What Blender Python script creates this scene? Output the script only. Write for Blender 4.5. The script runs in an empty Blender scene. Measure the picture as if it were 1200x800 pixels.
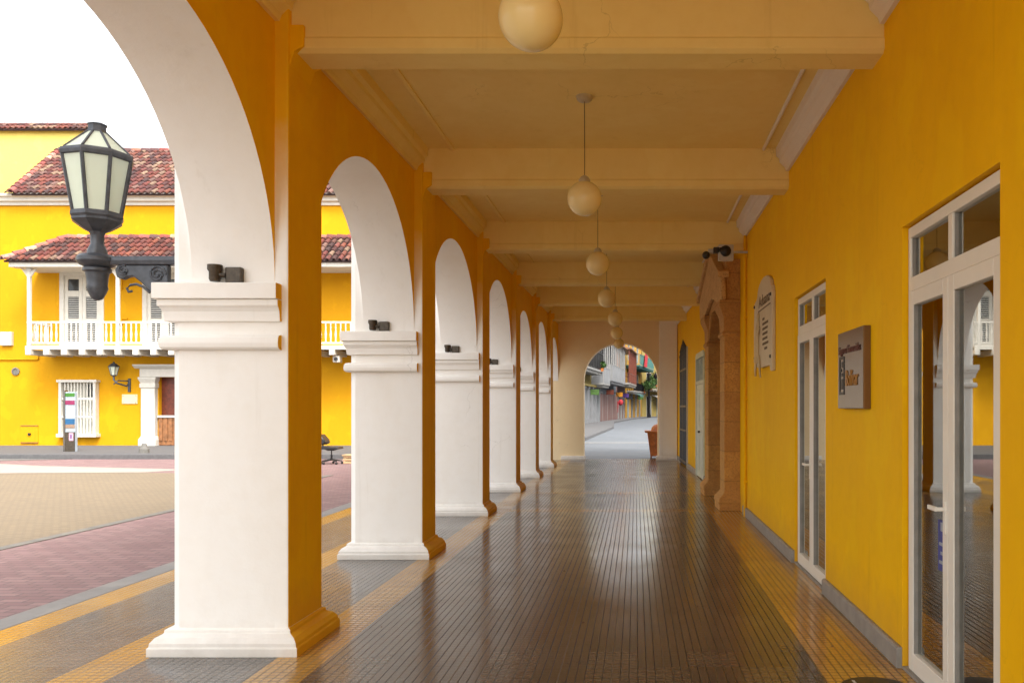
import bpy, bmesh, math, random
from mathutils import Vector, Matrix
random.seed(7)
R = math.radians
sc = bpy.context.scene
COL = sc.collection
F = 960.0; H = 1.6; VX = 745.0; VY = 477.0
def PX(x, y, Y):            # measured point -> metres, at distance Y
    return ((x - VX) * Y / F, Y, H + (VY - y) * Y / F)
def wx(x, Y): return (x - VX) * Y / F
def wz(y, Y): return H + (VY - y) * Y / F

# ------------------------------------------------------------------ materials
def nodes(name):
    m = bpy.data.materials.new(name); m.use_nodes = True
    nt = m.node_tree; b = nt.nodes['Principled BSDF']
    return m, nt, b
def N(nt, t, **kw):
    n = nt.nodes.new(t)
    for k, v in kw.items(): setattr(n, k, v)
    return n
def math_n(nt, op, a, b=None, c=None):
    n = N(nt, 'ShaderNodeMath', operation=op)
    for i, v in enumerate((a, b, c)):
        if v is None: continue
        if isinstance(v, (int, float)): n.inputs[i].default_value = v
        else: nt.links.new(v, n.inputs[i])
    return n.outputs[0]
def mixc(nt, fac, a, b, mode='MIX'):
    n = N(nt, 'ShaderNodeMix', data_type='RGBA', blend_type=mode)
    for i, v in ((0, fac), (6, a), (7, b)):
        if isinstance(v, (int, float)): n.inputs[i].default_value = v
        elif isinstance(v, tuple): n.inputs[i].default_value = (v[0], v[1], v[2], 1)
        else: nt.links.new(v, n.inputs[i])
    return n.outputs[2]
def noise(nt, scale, detail=4, rough=0.55, vec=None, dim='3D'):
    n = N(nt, 'ShaderNodeTexNoise'); n.inputs['Scale'].default_value = scale
    n.inputs['Detail'].default_value = detail; n.inputs['Roughness'].default_value = rough
    if vec is not None: nt.links.new(vec, n.inputs['Vector'])
    return n.outputs['Fac']
def ramp(nt, fac, p0, p1, c0=(0, 0, 0), c1=(1, 1, 1)):
    n = N(nt, 'ShaderNodeValToRGB'); nt.links.new(fac, n.inputs[0])
    e = n.color_ramp.elements
    e[0].position = p0; e[0].color = (*c0, 1); e[1].position = p1; e[1].color = (*c1, 1)
    return n.outputs[0]
def coord(nt, scale=(1, 1, 1)):
    tc = N(nt, 'ShaderNodeTexCoord'); mp = N(nt, 'ShaderNodeMapping')
    mp.inputs['Scale'].default_value = scale
    nt.links.new(tc.outputs['Object'], mp.inputs[0]); return mp.outputs[0]
def bump(nt, b, h, strength=0.3, dist=0.01):
    n = N(nt, 'ShaderNodeBump'); n.inputs['Strength'].default_value = strength
    n.inputs['Distance'].default_value = dist
    nt.links.new(h, n.inputs['Height']); nt.links.new(n.outputs[0], b.inputs['Normal'])

def plaster(name, col, stain, rough=0.75, amt=0.5, stain_scale=0.8, bmp=0.25, spec=0.3, cracks=.25):
    m, nt, b = nodes(name)
    v = coord(nt); vs = coord(nt, (1, 1, .35))
    big = noise(nt, stain_scale, 6, .65, vs); fine = noise(nt, 9, 5, .6, v); grain = noise(nt, 70, 3, .6, v)
    c = mixc(nt, math_n(nt, 'MULTIPLY', ramp(nt, big, .48, .78), amt), col, stain)
    c = mixc(nt, math_n(nt, 'MULTIPLY', ramp(nt, fine, .45, .8), amt * .45), c, stain)
    # blotches of repaint, drips and a few hairline cracks
    pt2 = ramp(nt, noise(nt, 1.7, 3, .45, coord(nt, (1, 1.3, .8))), .56, .60)
    c = mixc(nt, math_n(nt, 'MULTIPLY', pt2, .22 * amt), c, (1.0, .95, .85), 'SOFT_LIGHT')
    drip = ramp(nt, noise(nt, 3.2, 5, .7, coord(nt, (2.2, 2.2, .12))), .60, .78)
    c = mixc(nt, math_n(nt, 'MULTIPLY', drip, amt * .55), c, tuple(q * .72 for q in stain))
    vc = N(nt, 'ShaderNodeTexVoronoi'); vc.feature = 'DISTANCE_TO_EDGE'; vc.inputs['Scale'].default_value = 1.1
    dn = N(nt, 'ShaderNodeTexNoise'); dn.inputs['Scale'].default_value = 4; dn.inputs['Detail'].default_value = 6
    nt.links.new(v, dn.inputs['Vector']); va = N(nt, 'ShaderNodeVectorMath', operation='MULTIPLY_ADD')
    nt.links.new(dn.outputs['Color'], va.inputs[0]); va.inputs[1].default_value = (.45, .45, .45); nt.links.new(v, va.inputs[2]); nt.links.new(va.outputs[0], vc.inputs['Vector'])
    crack = math_n(nt, 'MULTIPLY', math_n(nt, 'LESS_THAN', vc.outputs['Distance'], .0035), ramp(nt, noise(nt, .9, 2, .5, v), .58, .63))
    c = mixc(nt, math_n(nt, 'MULTIPLY', crack, cracks), c, tuple(q * .35 for q in stain))
    nt.links.new(c, b.inputs['Base Color'])
    b.inputs['Roughness'].default_value = rough; b.inputs['Specular IOR Level'].default_value = spec
    h = math_n(nt, 'ADD', math_n(nt, 'MULTIPLY', fine, 1.0), math_n(nt, 'MULTIPLY', grain, .25))
    bump(nt, b, h, bmp, 0.012)
    return m
def plain(name, col, rough=0.5, metal=0, var=.12, scale=8, bmp=.05, spec=.5):
    m, nt, b = nodes(name)
    f = noise(nt, scale, 4, .6, coord(nt))
    d = tuple(max(0, c * (1 - var * 2)) for c in col)
    nt.links.new(mixc(nt, ramp(nt, f, .35, .75), col, d), b.inputs['Base Color'])
    b.inputs['Roughness'].default_value = rough; b.inputs['Metallic'].default_value = metal
    b.inputs['Specular IOR Level'].default_value = spec
    if bmp: bump(nt, b, noise(nt, scale * 6, 3, .6, coord(nt)), bmp, .005)
    return m

M = {}
def grime(m, lo, hi, col, amt):
    nt = m.node_tree; b = nt.nodes['Principled BSDF']; src = b.inputs['Base Color'].links[0].from_socket
    tc = N(nt, 'ShaderNodeTexCoord'); sp = N(nt, 'ShaderNodeSeparateXYZ'); nt.links.new(tc.outputs['Object'], sp.inputs[0])
    nz = noise(nt, 5, 6, .7, tc.outputs['Object'])
    h = math_n(nt, 'ADD', sp.outputs[2], math_n(nt, 'MULTIPLY', math_n(nt, 'SUBTRACT', nz, .5), -1.1 * (hi - lo)))
    nt.links.new(mixc(nt, math_n(nt, 'MULTIPLY', ramp(nt, h, lo, hi, (1, 1, 1), (0, 0, 0)), amt), src, col), b.inputs['Base Color'])
M['white'] = plaster('white_limewash', (.87, .86, .83), (.76, .71, .63), .7, .45, 1.1, .22)
grime(M['white'], .0, .22, (.42, .38, .33), .55)
M['yellow'] = plaster('ochre_plaster', (.90, .505, .003), (.75, .375, .002), .6, .6, .7, .18, .12, .08)
grime(M['yellow'], .1, .5, (.52, .27, .04), .45)
M['white_shaded_top'] = plaster('limewash_with_shaded_ochre_top', (.87, .86, .83), (.76, .71, .63), .7, .45, 1.1, .22)  # white below, ochre above; the soft blend paints in dimmer light up high
def shaded_ochre_top(m):
    nt = m.node_tree; b = nt.nodes['Principled BSDF']; src = b.inputs['Base Color'].links[0].from_socket
    tc = N(nt, 'ShaderNodeTexCoord'); sp = N(nt, 'ShaderNodeSeparateXYZ'); nt.links.new(tc.outputs['Object'], sp.inputs[0])
    nz = noise(nt, 9, 6, .75, tc.outputs['Object']); z = math_n(nt, 'DIVIDE', sp.outputs[2], 5.0)
    h = math_n(nt, 'ADD', z, math_n(nt, 'MULTIPLY', math_n(nt, 'SUBTRACT', nz, .5), .05))
    nt.links.new(mixc(nt, ramp(nt, h, .535, .70), src, (.86, .50, .006)), b.inputs['Base Color'])
shaded_ochre_top(M['white_shaded_top'])
M['ceiling'] = plaster('cream_ceiling_plaster', (.88, .70, .27), (.78, .57, .18), .8, .5, .5, .12)
M['cream'] = plaster('cream_plaster', (.88, .72, .46), (.78, .58, .32), .7, .35, .8, .15)
M['crown'] = plaster('pale_crown_plaster', (.80, .74, .64), (.70, .6, .45), .7, .3)
M['facade'] = plaster('lemon_facade_plaster', (.56, .28, .003), (.48, .21, .003), .8, .6, .35, .2, .2)
M['facade_sunlit'] = plaster('sunlit_lemon_plaster', (.60, .50, .13), (.54, .43, .16), .8, .6, .3, .2, .2)  # sunlight on the tall wall painted in as a paler yellow
M['trim'] = plain('white_paint', (.56, .545, .50), .5, 0, .06)
M['frame'] = plain('cream_aluminium', (.82, .79, .71), .35, 0, .04, 3, .0)
M['base_grey'] = plain('grey_stone_skirting', (.30, .28, .25), .55, 0, .15)
M['dark_wood'] = plain('dark_red_wood', (.16, .035, .018), .4, 0, .3)
M['brown_wood'] = plain('brown_wood', (.30, .13, .05), .5, 0, .3)
M['orange_wood'] = plain('orange_wood', (.50, .15, .03), .5, 0, .25)
M['pale_wood'] = plain('pale_wood', (.60, .40, .22), .6, 0, .2)
M['iron'] = plain('painted_iron', (.075, .083, .10), .42, .2, .25, 20, .25)
M['black'] = plain('black_plastic', (.015, .015, .017), .4, 0, .1)
M['bronze'] = plain('dark_bronze', (.10, .08, .06), .45, .5, .3, 30)
M['steel'] = plain('brushed_steel', (.30, .285, .275), .2, 1, .06, 3, .0)
M['dark_steel'] = plain('dark_brown_metal', (.20, .10, .03), .4, .5, .1)
M['globe'] = plain('opal_glass', (.88, .72, .34), .25, 0, .03, 2, 0)
M['canopy'] = plain('aged_cream_metal', (.55, .48, .32), .45, 0, .1)
M['curtain'] = plain('olive_curtain', (.36, .30, .12), .8, 0, .15)
M['room'] = plain('room_wall', (.18, .15, .10), .9, 0, .1)
M['room_floor'] = plain('room_floor_tiles', (.12, .10, .08), .35, 0, .1)
M['concrete'] = plaster('weathered_concrete', (.17, .165, .155), (.08, .078, .07), .85, .8, 1.2, .3)
M['kerb'] = plaster('grey_kerb_stone', (.24, .235, .23), (.15, .145, .14), .8, .6, 2)
M['sunlit_paving'] = plaster('pale_pink_sunlit_paving', (.32, .28, .25), (.25, .22, .20), .9, .5, .6)  # pale tone paints in the sunlit part of the square
M['road'] = plaster('street_asphalt', (.12, .133, .15), (.06, .068, .08), .6, .6, .5, .25)
M['ground'] = plaster('bare_ground', (.26, .24, .21), (.18, .17, .15), .9, .5, .1)
M['blue'] = plain('blue_paper', (.05, .07, .32), .5, 0, .2)
M['red'] = plain('red_cloth', (.30, .012, .02), .8, 0, .15)
M['violet'] = plain('violet_cloth', (.09, .04, .22), .8, 0, .15)
M['magenta'] = plain('magenta_print', (.22, .02, .08), .4)
M['green'] = plain('green_print', (.04, .16, .02), .4)
M['poster'] = plain('pale_blue_print', (.34, .40, .47), .3)
M['sky_print'] = plain('blue_print', (.02, .12, .28), .3, 0, .3, 3)
M['sand_print'] = plain('brown_print', (.30, .20, .14), .3, 0, .3, 30)
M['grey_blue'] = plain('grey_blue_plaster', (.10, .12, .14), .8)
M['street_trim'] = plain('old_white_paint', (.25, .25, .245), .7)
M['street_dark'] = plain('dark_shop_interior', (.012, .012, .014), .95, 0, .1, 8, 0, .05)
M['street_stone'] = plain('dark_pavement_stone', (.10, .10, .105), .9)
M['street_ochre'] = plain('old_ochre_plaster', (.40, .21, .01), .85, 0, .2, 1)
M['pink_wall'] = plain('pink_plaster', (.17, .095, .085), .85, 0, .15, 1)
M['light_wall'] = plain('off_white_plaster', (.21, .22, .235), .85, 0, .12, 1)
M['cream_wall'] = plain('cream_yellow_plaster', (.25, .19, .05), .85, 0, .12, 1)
M['teal'] = plain('teal_paint', (.05, .16, .15), .5)
M['leaf'] = plain('leaf_green', (.07, .16, .03), .6, 0, .35, 6)
M['dark_opening'] = plain('dark_window_glass', (.03, .035, .04), .12, 0, .1)
M['engrave'] = plain('engraved_letters', (.16, .10, .05), .7)
M['letter_orange'] = plain('orange_letters', (.45, .19, .01), .4)
M['letter_maroon'] = plain('maroon_letters', (.12, .02, .012), .4)
M['plaque_stone'] = plaster('cream_marble', (.64, .54, .36), (.45, .33, .18), .55, .7, 4, .3)
M['relief'] = plaster('relief_bronze_stone', (.56, .42, .22), (.40, .26, .11), .5, .6, 8, .5)
M['ceramic'] = plain('cream_sign_board', (.78, .66, .38), .4, 0, .05)

# rough portal stone: pitted coral limestone
m, nt, b = nodes('coral_stone'); v = coord(nt)
f1 = noise(nt, 6, 8, .7, v); vo = N(nt, 'ShaderNodeTexVoronoi'); vo.inputs['Scale'].default_value = 26; nt.links.new(v, vo.inputs['Vector'])
pit = ramp(nt, noise(nt, 32, 6, .75, v), .38, .50)
c = mixc(nt, ramp(nt, f1, .35, .7), (.66, .36, .09), (.48, .23, .05))
c = mixc(nt, pit, (.40, .19, .055), c)
sp_ = N(nt, 'ShaderNodeSeparateXYZ'); nt.links.new(v, sp_.inputs[0])
zj = math_n(nt, 'ADD', math_n(nt, 'DIVIDE', sp_.outputs[2], .46), math_n(nt, 'MULTIPLY', f1, .05)); jn = math_n(nt, 'LESS_THAN', math_n(nt, 'FRACT', zj), .035)
wn_s = N(nt, 'ShaderNodeTexWhiteNoise'); wn_s.noise_dimensions = '1D'; nt.links.new(math_n(nt, 'FLOOR', zj), wn_s.inputs['W'])
c = mixc(nt, math_n(nt, 'MULTIPLY', wn_s.outputs[0], .45), c, (.40, .19, .06)); c = mixc(nt, math_n(nt, 'MULTIPLY', jn, .35), c, (.14, .07, .03))
nt.links.new(c, b.inputs['Base Color']); b.inputs['Roughness'].default_value = .8
bump(nt, b, math_n(nt, 'ADD', math_n(nt, 'MULTIPLY', pit, .5), f1), .6, .015); M['coral'] = m
m, nt, b = nodes('pale_coral_stone'); v = coord(nt)
f1 = noise(nt, 5, 8, .7, v); pit = ramp(nt, noise(nt, 34, 5, .7, v), .36, .46)
c = mixc(nt, ramp(nt, f1, .35, .7), (.66, .42, .17), (.50, .29, .11)); c = mixc(nt, pit, (.32, .16, .06), c)
nt.links.new(c, b.inputs['Base Color']); b.inputs['Roughness'].default_value = .8
bump(nt, b, f1, .6, .02); M['coral_pale'] = m

# glass pane
m = bpy.data.materials.new('window_glass'); m.use_nodes = True; nt = m.node_tree
for n in list(nt.nodes): nt.nodes.remove(n)
o = N(nt, 'ShaderNodeOutputMaterial'); mx = N(nt, 'ShaderNodeMixShader'); tr = N(nt, 'ShaderNodeBsdfTransparent'); gl = N(nt, 'ShaderNodeBsdfGlossy'); fr = N(nt, 'ShaderNodeFresnel')
tr.inputs[0].default_value = (.62, .66, .58, 1); gl.inputs['Roughness'].default_value = .012; gl.inputs[0].default_value = (.92, .93, .9, 1); fr.inputs[0].default_value = 1.6
nt.links.new(math_n(nt, 'MINIMUM', math_n(nt, 'ADD', math_n(nt, 'MULTIPLY', fr.outputs[0], 1.6), .2), 1.0), mx.inputs[0])
nt.links.new(tr.outputs[0], mx.inputs[1]); nt.links.new(gl.outputs[0], mx.inputs[2]); nt.links.new(mx.outputs[0], o.inputs[0]); M['glass'] = m
# frosted lantern glass
m, nt, b = nodes('frosted_lantern_glass')
b.inputs['Base Color'].default_value = (.84, .92, .80, 1); b.inputs['Roughness'].default_value = .35
b.inputs['Transmission Weight'].default_value = .35; b.inputs['IOR'].default_value = 1.2; M['frost'] = m

# arcade floor: small grooved cement tiles with coloured strips
def floor_material():
    m, nt, b = nodes('grooved_cement_tiles')
    tc = N(nt, 'ShaderNodeTexCoord'); sp = N(nt, 'ShaderNodeSeparateXYZ'); nt.links.new(tc.outputs['Object'], sp.inputs[0])
    X, Y = sp.outputs[0], sp.outputs[1]
    def groove(c, period, width):      # 1 on the tile, 0 in the groove
        fr = math_n(nt, 'FRACT', math_n(nt, 'DIVIDE', math_n(nt, 'ADD', c, 100.0), period))
        d = math_n(nt, 'ABSOLUTE', math_n(nt, 'SUBTRACT', fr, .5))     # .5 at the joint
        mr = N(nt, 'ShaderNodeMapRange'); mr.interpolation_type = 'SMOOTHSTEP'
        nt.links.new(d, mr.inputs[0]); mr.inputs[1].default_value = .5 - width; mr.inputs[2].default_value = .5 - width * .35
        mr.inputs[3].default_value = 1; mr.inputs[4].default_value = 0
        return mr.outputs[0]
    gx = groove(X, .0525, .10); gy = groove(Y, .0525, .12); jx = groove(X, .3150, .016); jy = groove(Y, .3150, .014)
    def inside(c, a, bb): return math_n(nt, 'MULTIPLY', math_n(nt, 'GREATER_THAN', c, a), math_n(nt, 'LESS_THAN', c, bb))
    s = inside(X, -4.56, -4.26)
    for a, bb in ((-3.43, -3.11), (-2.29, -1.96), (1.12, 3.0)): s = math_n(nt, 'MAXIMUM', s, inside(X, a, bb))
    for a, bb in ((12.55, 12.87), (15.15, 15.47)): s = math_n(nt, 'MAXIMUM', s, math_n(nt, 'MULTIPLY', inside(Y, a, bb), math_n(nt, 'GREATER_THAN', X, -1.96)))
    wn = N(nt, 'ShaderNodeTexWhiteNoise'); wn.noise_dimensions = '2D'
    cb = N(nt, 'ShaderNodeCombineXYZ')
    nt.links.new(math_n(nt, 'FLOOR', math_n(nt, 'DIVIDE', math_n(nt, 'ADD', X, 100.1575), .315)), cb.inputs[0])
    nt.links.new(math_n(nt, 'FLOOR', math_n(nt, 'DIVIDE', math_n(nt, 'ADD', Y, 100.1575), .315)), cb.inputs[1])
    nt.links.new(cb.outputs[0], wn.inputs['Vector'])
    big = noise(nt, 1.3, 6, .65, tc.outputs['Object']); fine = noise(nt, 60, 4, .7, tc.outputs['Object'])
    grey = mixc(nt, math_n(nt, 'GREATER_THAN', X, -1.96), mixc(nt, wn.outputs[0], (.135, .125, .12), (.175, .165, .16)), mixc(nt, wn.outputs[0], (.100, .077, .055), (.135, .106, .078))); yel = mixc(nt, wn.outputs[0], (.50, .27, .06), (.58, .33, .08))  # tiles turn browner inside, putting amber reflections into their colour
    c = mixc(nt, s, grey, yel)
    c = mixc(nt, math_n(nt, 'MULTIPLY', ramp(nt, big, .4, .7), .35), c, (.12, .095, .07))
    c = mixc(nt, math_n(nt, 'MULTIPLY', ramp(nt, fine, .5, .8), .3), c, (.09, .08, .07))
    sp2 = noise(nt, 5.5, 2, .4, tc.outputs['Object']); c = mixc(nt, math_n(nt, 'MULTIPLY', ramp(nt, sp2, .74, .76), .6), c, (.045, .035, .03))
    lineg = math_n(nt, 'MULTIPLY', gx, math_n(nt, 'ADD', math_n(nt, 'MULTIPLY', gy, .8), .2))
    c = mixc(nt, lineg, mixc(nt, .85, c, (.016, .011, .008)), c)
    jj = math_n(nt, 'MULTIPLY', jx, jy)
    c = mixc(nt, jj, mixc(nt, .28, c, (.30, .21, .11)), c)
    nt.links.new(c, b.inputs['Base Color'])
    r = math_n(nt, 'ADD', math_n(nt, 'MULTIPLY', ramp(nt, big, .3, .75), .17), .10)
    r = math_n(nt, 'ADD', r, math_n(nt, 'MULTIPLY', math_n(nt, 'SUBTRACT', 1.0, gx), .3))
    nt.links.new(r, b.inputs['Roughness']); b.inputs['Specular IOR Level'].default_value = .6
    h = math_n(nt, 'ADD', math_n(nt, 'MULTIPLY', gx, .6), math_n(nt, 'ADD', math_n(nt, 'MULTIPLY', gy, .35), math_n(nt, 'MULTIPLY', wn.outputs[0], .4)))
    bump(nt, b, h, .22, .002)
    return m
M['floor'] = floor_material()
def brick_floor(name, c1, c2, mortar, sx, rough=.8, bw=.5, rh=.25):
    m, nt, b = nodes(name); v = coord(nt)
    br = N(nt, 'ShaderNodeTexBrick'); nt.links.new(v, br.inputs['Vector'])
    br.inputs['Scale'].default_value = sx; br.inputs['Mortar Size'].default_value = .018; br.inputs['Brick Width'].default_value = bw; br.inputs['Row Height'].default_value = rh
    br.inputs['Color1'].default_value = (*c1, 1); br.inputs['Color2'].default_value = (*c2, 1); br.inputs['Mortar'].default_value = (*mortar, 1)
    big = noise(nt, .5, 6, .65, v); f = noise(nt, 14, 5, .7, v)
    c = mixc(nt, math_n(nt, 'MULTIPLY', ramp(nt, big, .4, .75), .4), br.outputs[0], mortar)
    c = mixc(nt, math_n(nt, 'MULTIPLY', ramp(nt, f, .5, .8), .4), c, mortar)
    nt.links.new(c, b.inputs['Base Color']); b.inputs['Roughness'].default_value = rough
    bump(nt, b, math_n(nt, 'ADD', math_n(nt, 'MULTIPLY', br.outputs['Fac'], -1.0), f), .5, .008)
    return m
M['red_brick'] = brick_floor('rose_brick_paving', (.27, .17, .17), (.20, .115, .12), (.13, .095, .095), 2.2)
M['sand'] = brick_floor('sand_cobble_paving', (.22, .175, .115), (.19, .15, .10), (.15, .12, .09), 3.0, .85, .35, .25)
# roof tile with per-tile colour
m, nt, b = nodes('clay_roof_tiles'); at = N(nt, 'ShaderNodeAttribute'); at.attribute_name = 'tint'
f = noise(nt, 7, 5, .7, coord(nt)); c = mixc(nt, math_n(nt, 'MULTIPLY', ramp(nt, f, .45, .7), .55), at.outputs[0], (.07, .035, .04))
nt.links.new(c, b.inputs['Base Color']); b.inputs['Roughness'].default_value = .85; bump(nt, b, f, .4, .02); M['tile'] = m
M['roof_under'] = plain('dark_roof_bedding', (.05, .03, .03), .9)

# ------------------------------------------------------------------ mesh builder
ORG = {}
def setp(o, label=None, cat=None, group=None, kind=None):
    if label: o['label'] = label
    if cat: o['category'] = cat
    if group: o['group'] = group
    if kind: o['kind'] = kind
    return o
def thing(name, label, cat, loc=(0, 0, 0), group=None):
    o = bpy.data.objects.new(name, None); COL.objects.link(o); o.location = loc
    o.empty_display_size = .2; ORG[o.name] = Vector(loc)
    return setp(o, label, cat, group)
class MB:
    def __init__(s): s.v = []; s.f = []; s.t = []
    def add(s, vs, fs):
        n = len(s.v); s.v += [tuple(p) for p in vs]; s.f += [tuple(i + n for i in q) for q in fs]; return s
    def box(s, x0, x1, y0, y1, z0, z1):
        if x0 > x1: x0, x1 = x1, x0
        if y0 > y1: y0, y1 = y1, y0
        if z0 > z1: z0, z1 = z1, z0
        return s.add([(x0, y0, z0), (x1, y0, z0), (x1, y1, z0), (x0, y1, z0), (x0, y0, z1), (x1, y0, z1), (x1, y1, z1), (x0, y1, z1)],
                     [(0, 3, 2, 1), (4, 5, 6, 7), (0, 1, 5, 4), (1, 2, 6, 5), (2, 3, 7, 6), (3, 0, 4, 7)])
    def prism(s, poly, axis, a, b):   # poly in the two other axes, in x,y,z order
        n = len(poly)
        def mk(p, t):
            return {'x': (t, p[0], p[1]), 'y': (p[0], t, p[1]), 'z': (p[0], p[1], t)}[axis]
        vs = [mk(p, a) for p in poly] + [mk(p, b) for p in poly]
        return s.add(vs, [tuple(range(n))[::-1], tuple(range(n, 2 * n))] + [(i, (i + 1) % n, n + (i + 1) % n, n + i) for i in range(n)])
    def rings(s, rings, cap=True):
        n = len(rings[0]); vs = [p for r in rings for p in r]; fs = []
        for k in range(len(rings) - 1):
            for i in range(n):
                j = (i + 1) % n; fs.append((k * n + i, k * n + j, (k + 1) * n + j, (k + 1) * n + i))
        if cap: fs += [tuple(range(n))[::-1], tuple(range((len(rings) - 1) * n, len(rings) * n))]
        return s.add(vs, fs)
    def lathe(s, prof, c, n=24, rot=0, axis='z'):
        rr = []
        for r, h in prof:
            ring = []
            for i in range(n):
                a = rot + 2 * math.pi * i / n; u, w = r * math.cos(a), r * math.sin(a)
                ring.append({'z': (c[0] + u, c[1] + w, c[2] + h), 'y': (c[0] + u, c[1] + h, c[2] - w), 'x': (c[0] + h, c[1] + u, c[2] + w)}[axis])
            rr.append(ring)
        return s.rings(rr)
    def tube(s, pts, r, n=8, r1=None):
        pts = [Vector(p) for p in pts]; rr = []
        for i, p in enumerate(pts):
            d = (pts[min(i + 1, len(pts) - 1)] - pts[max(i - 1, 0)]).normalized()
            up = Vector((0, 0, 1)) if abs(d.z) < .9 else Vector((1, 0, 0))
            a = d.cross(up).normalized(); b2 = a.cross(d)
            t = i / max(1, len(pts) - 1); q = r + ((r1 if r1 is not None else r) - r) * t
            rr.append([tuple(p + (a * math.cos(2 * math.pi * k / n) + b2 * math.sin(2 * math.pi * k / n)) * q) for k in range(n)])
        return s.rings(rr)
    def sphere(s, c, r, n=24, m=16, sz=1):
        prof = [(max(1e-4, r * math.sin(math.pi * k / m)), -r * sz * math.cos(math.pi * k / m)) for k in range(m + 1)]
        return s.lathe(prof, c, n)
    def map(s, fn): s.v = [tuple(fn(*p)) for p in s.v]; return s
    def build(s, name, mat, parent=None, smooth=False, bevel=0, matfn=None, mats=None):
        me = bpy.data.meshes.new(name); off = Vector((0, 0, 0))
        if parent is not None: off = ORG.get(parent.name, Vector((0, 0, 0)))
        me.from_pydata([tuple(Vector(p) - off) for p in s.v], [], s.f); me.update()
        bm = bmesh.new(); bm.from_mesh(me)
        bmesh.ops.recalc_face_normals(bm, faces=bm.faces)
        bm.normal_update()
        if matfn:
            for f in bm.faces: f.material_index = matfn(f.normal, f.calc_center_median() + off)
        bm.to_mesh(me); bm.free()
        for mm in (mats or [mat]): me.materials.append(mm)
        if smooth:
            me.polygons.foreach_set('use_smooth', [True] * len(me.polygons))
            try: me.set_sharp_from_angle(angle=R(38))
            except Exception: pass
        o = bpy.data.objects.new(name, me); COL.objects.link(o)
        ORG[o.name] = off
        if parent is not None: o.parent = parent
        if bevel:
            md = o.modifiers.new('bevel', 'BEVEL'); md.width = bevel; md.segments = 2; md.limit_method = 'ANGLE'; md.angle_limit = R(50)
            md.harden_normals = False
        return o
def copy_tree(o, parent=None):
    c = o.copy(); COL.objects.link(c)
    if parent is not None: c.parent = parent
    for ch in [x for x in o.children]: copy_tree(ch, c)
    return c
def text_mesh(name, body, size, mat, parent, place, width=None, depth=.004, bold=0.0):
    """place: function (u, v, w) -> world point; u to the right, v up, w outwards"""
    cu = bpy.data.curves.new(name, 'FONT'); cu.body = body; cu.size = size; cu.extrude = depth / 2; cu.offset = bold; cu.resolution_u = 3
    to = bpy.data.objects.new(name, cu); COL.objects.link(to)
    bpy.context.view_layer.update()
    me = bpy.data.meshes.new_from_object(to.evaluated_get(bpy.context.evaluated_depsgraph_get()))
    bpy.data.objects.remove(to)
    xs = [v.co.x for v in me.vertices]; k = width / (max(xs) - min(xs)) if width else 1; x0 = min(xs)
    off = ORG.get(parent.name, Vector((0, 0, 0)))
    for v in me.vertices: v.co = Vector(place((v.co.x - x0) * k, v.co.y, v.co.z)) - off
    me.materials.clear(); me.materials.append(mat); me.update()
    o = bpy.data.objects.new(name, me); COL.objects.link(o); o.parent = parent; ORG[o.name] = off
    return o

# ------------------------------------------------------------------ THE SETTING
def sheet(name, pts, z, mat):
    b = MB(); b.add([(x, y, z) for x, y in pts], [tuple(range(len(pts)))])
    o = b.build(name, mat); return setp(o, kind='structure')
sheet('ground', [(-400, -200), (400, -200), (400, 600), (-400, 600)], -.06, M['ground'])
floor = MB().box(-4.56, 1.98, -3.5, 25.45, -.05, 0).build('arcade_floor', M['floor']); setp(floor, kind='structure')
kerb = MB().box(-4.80, -4.563, -13, 25.45, -.05, .002).build('kerb', M['kerb'], bevel=.006); setp(kerb, kind='structure')
sheet('brick_paving', [(-60, -13), (-4.803, -13), (-4.803, 30.2), (-60, 30.2)], -.022, M['red_brick'])
sheet('sand_paving', [(-60, -13), (-7.35, -13), (-7.35, 19.5), (-12.2, 20.3), (-60, 17.0)], -.018, M['sand'])
bd = MB().box(-7.35, -7.20, -13, 19.5, -.05, -.012).build('paving_border', M['concrete']); setp(bd, kind='structure')
sheet('plaza_sunlit_patch', [(-60, 17.04), (-12.2, 20.35), (-11.6, 21.3), (-16.4, 22.6), (-20, 24.3), (-60, 24.6)], -.016, M['sunlit_paving'])  # sunlit patch of the square painted in as a pale sheet
sheet('plaza_road', [(-60, 24.65), (-20, 24.35), (-17.6, 25.6), (-8.5, 28.4), (-8.5, 30.2), (-60, 30.2)], -.012, M['concrete'])
pv = MB(); pv.box(-60, -4.9, 30.2, 31.7, -.05, .11)
setp(pv.build('pavement', M['concrete'], bevel=.02), kind='structure')
isl = MB().prism([(-22.5, 26.2), (-20.4, 26.0), (-18.6, 26.5), (-17.7, 27.4), (-18.2, 28.2), (-20.8, 28.3), (-22.8, 27.5)], 'z', -.05, .10)
setp(isl.build('traffic_island', M['kerb'], bevel=.03), kind='structure')
sheet('street', [(-16, 25.46), (30, 25.46), (40, 200), (-12, 200)], -.035, M['road'])
sd = MB().prism([(-30, 25.6), (-3.3, 25.6), (-2.49, 39.4), (-1.68, 62.7), (-2.2, 84), (-1.2, 99), (-.35, 110.5), (2.1, 127), (6, 141), (-20, 150)], 'z', -.06, .13)
setp(sd.build('street_pavement', M['street_stone'], bevel=.02), kind='structure')
jt = MB().box(-2.6, 8, 37.6, 38.0, -.033, -.029).build('drain_channel', M['base_grey']); setp(jt, kind='structure')

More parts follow.
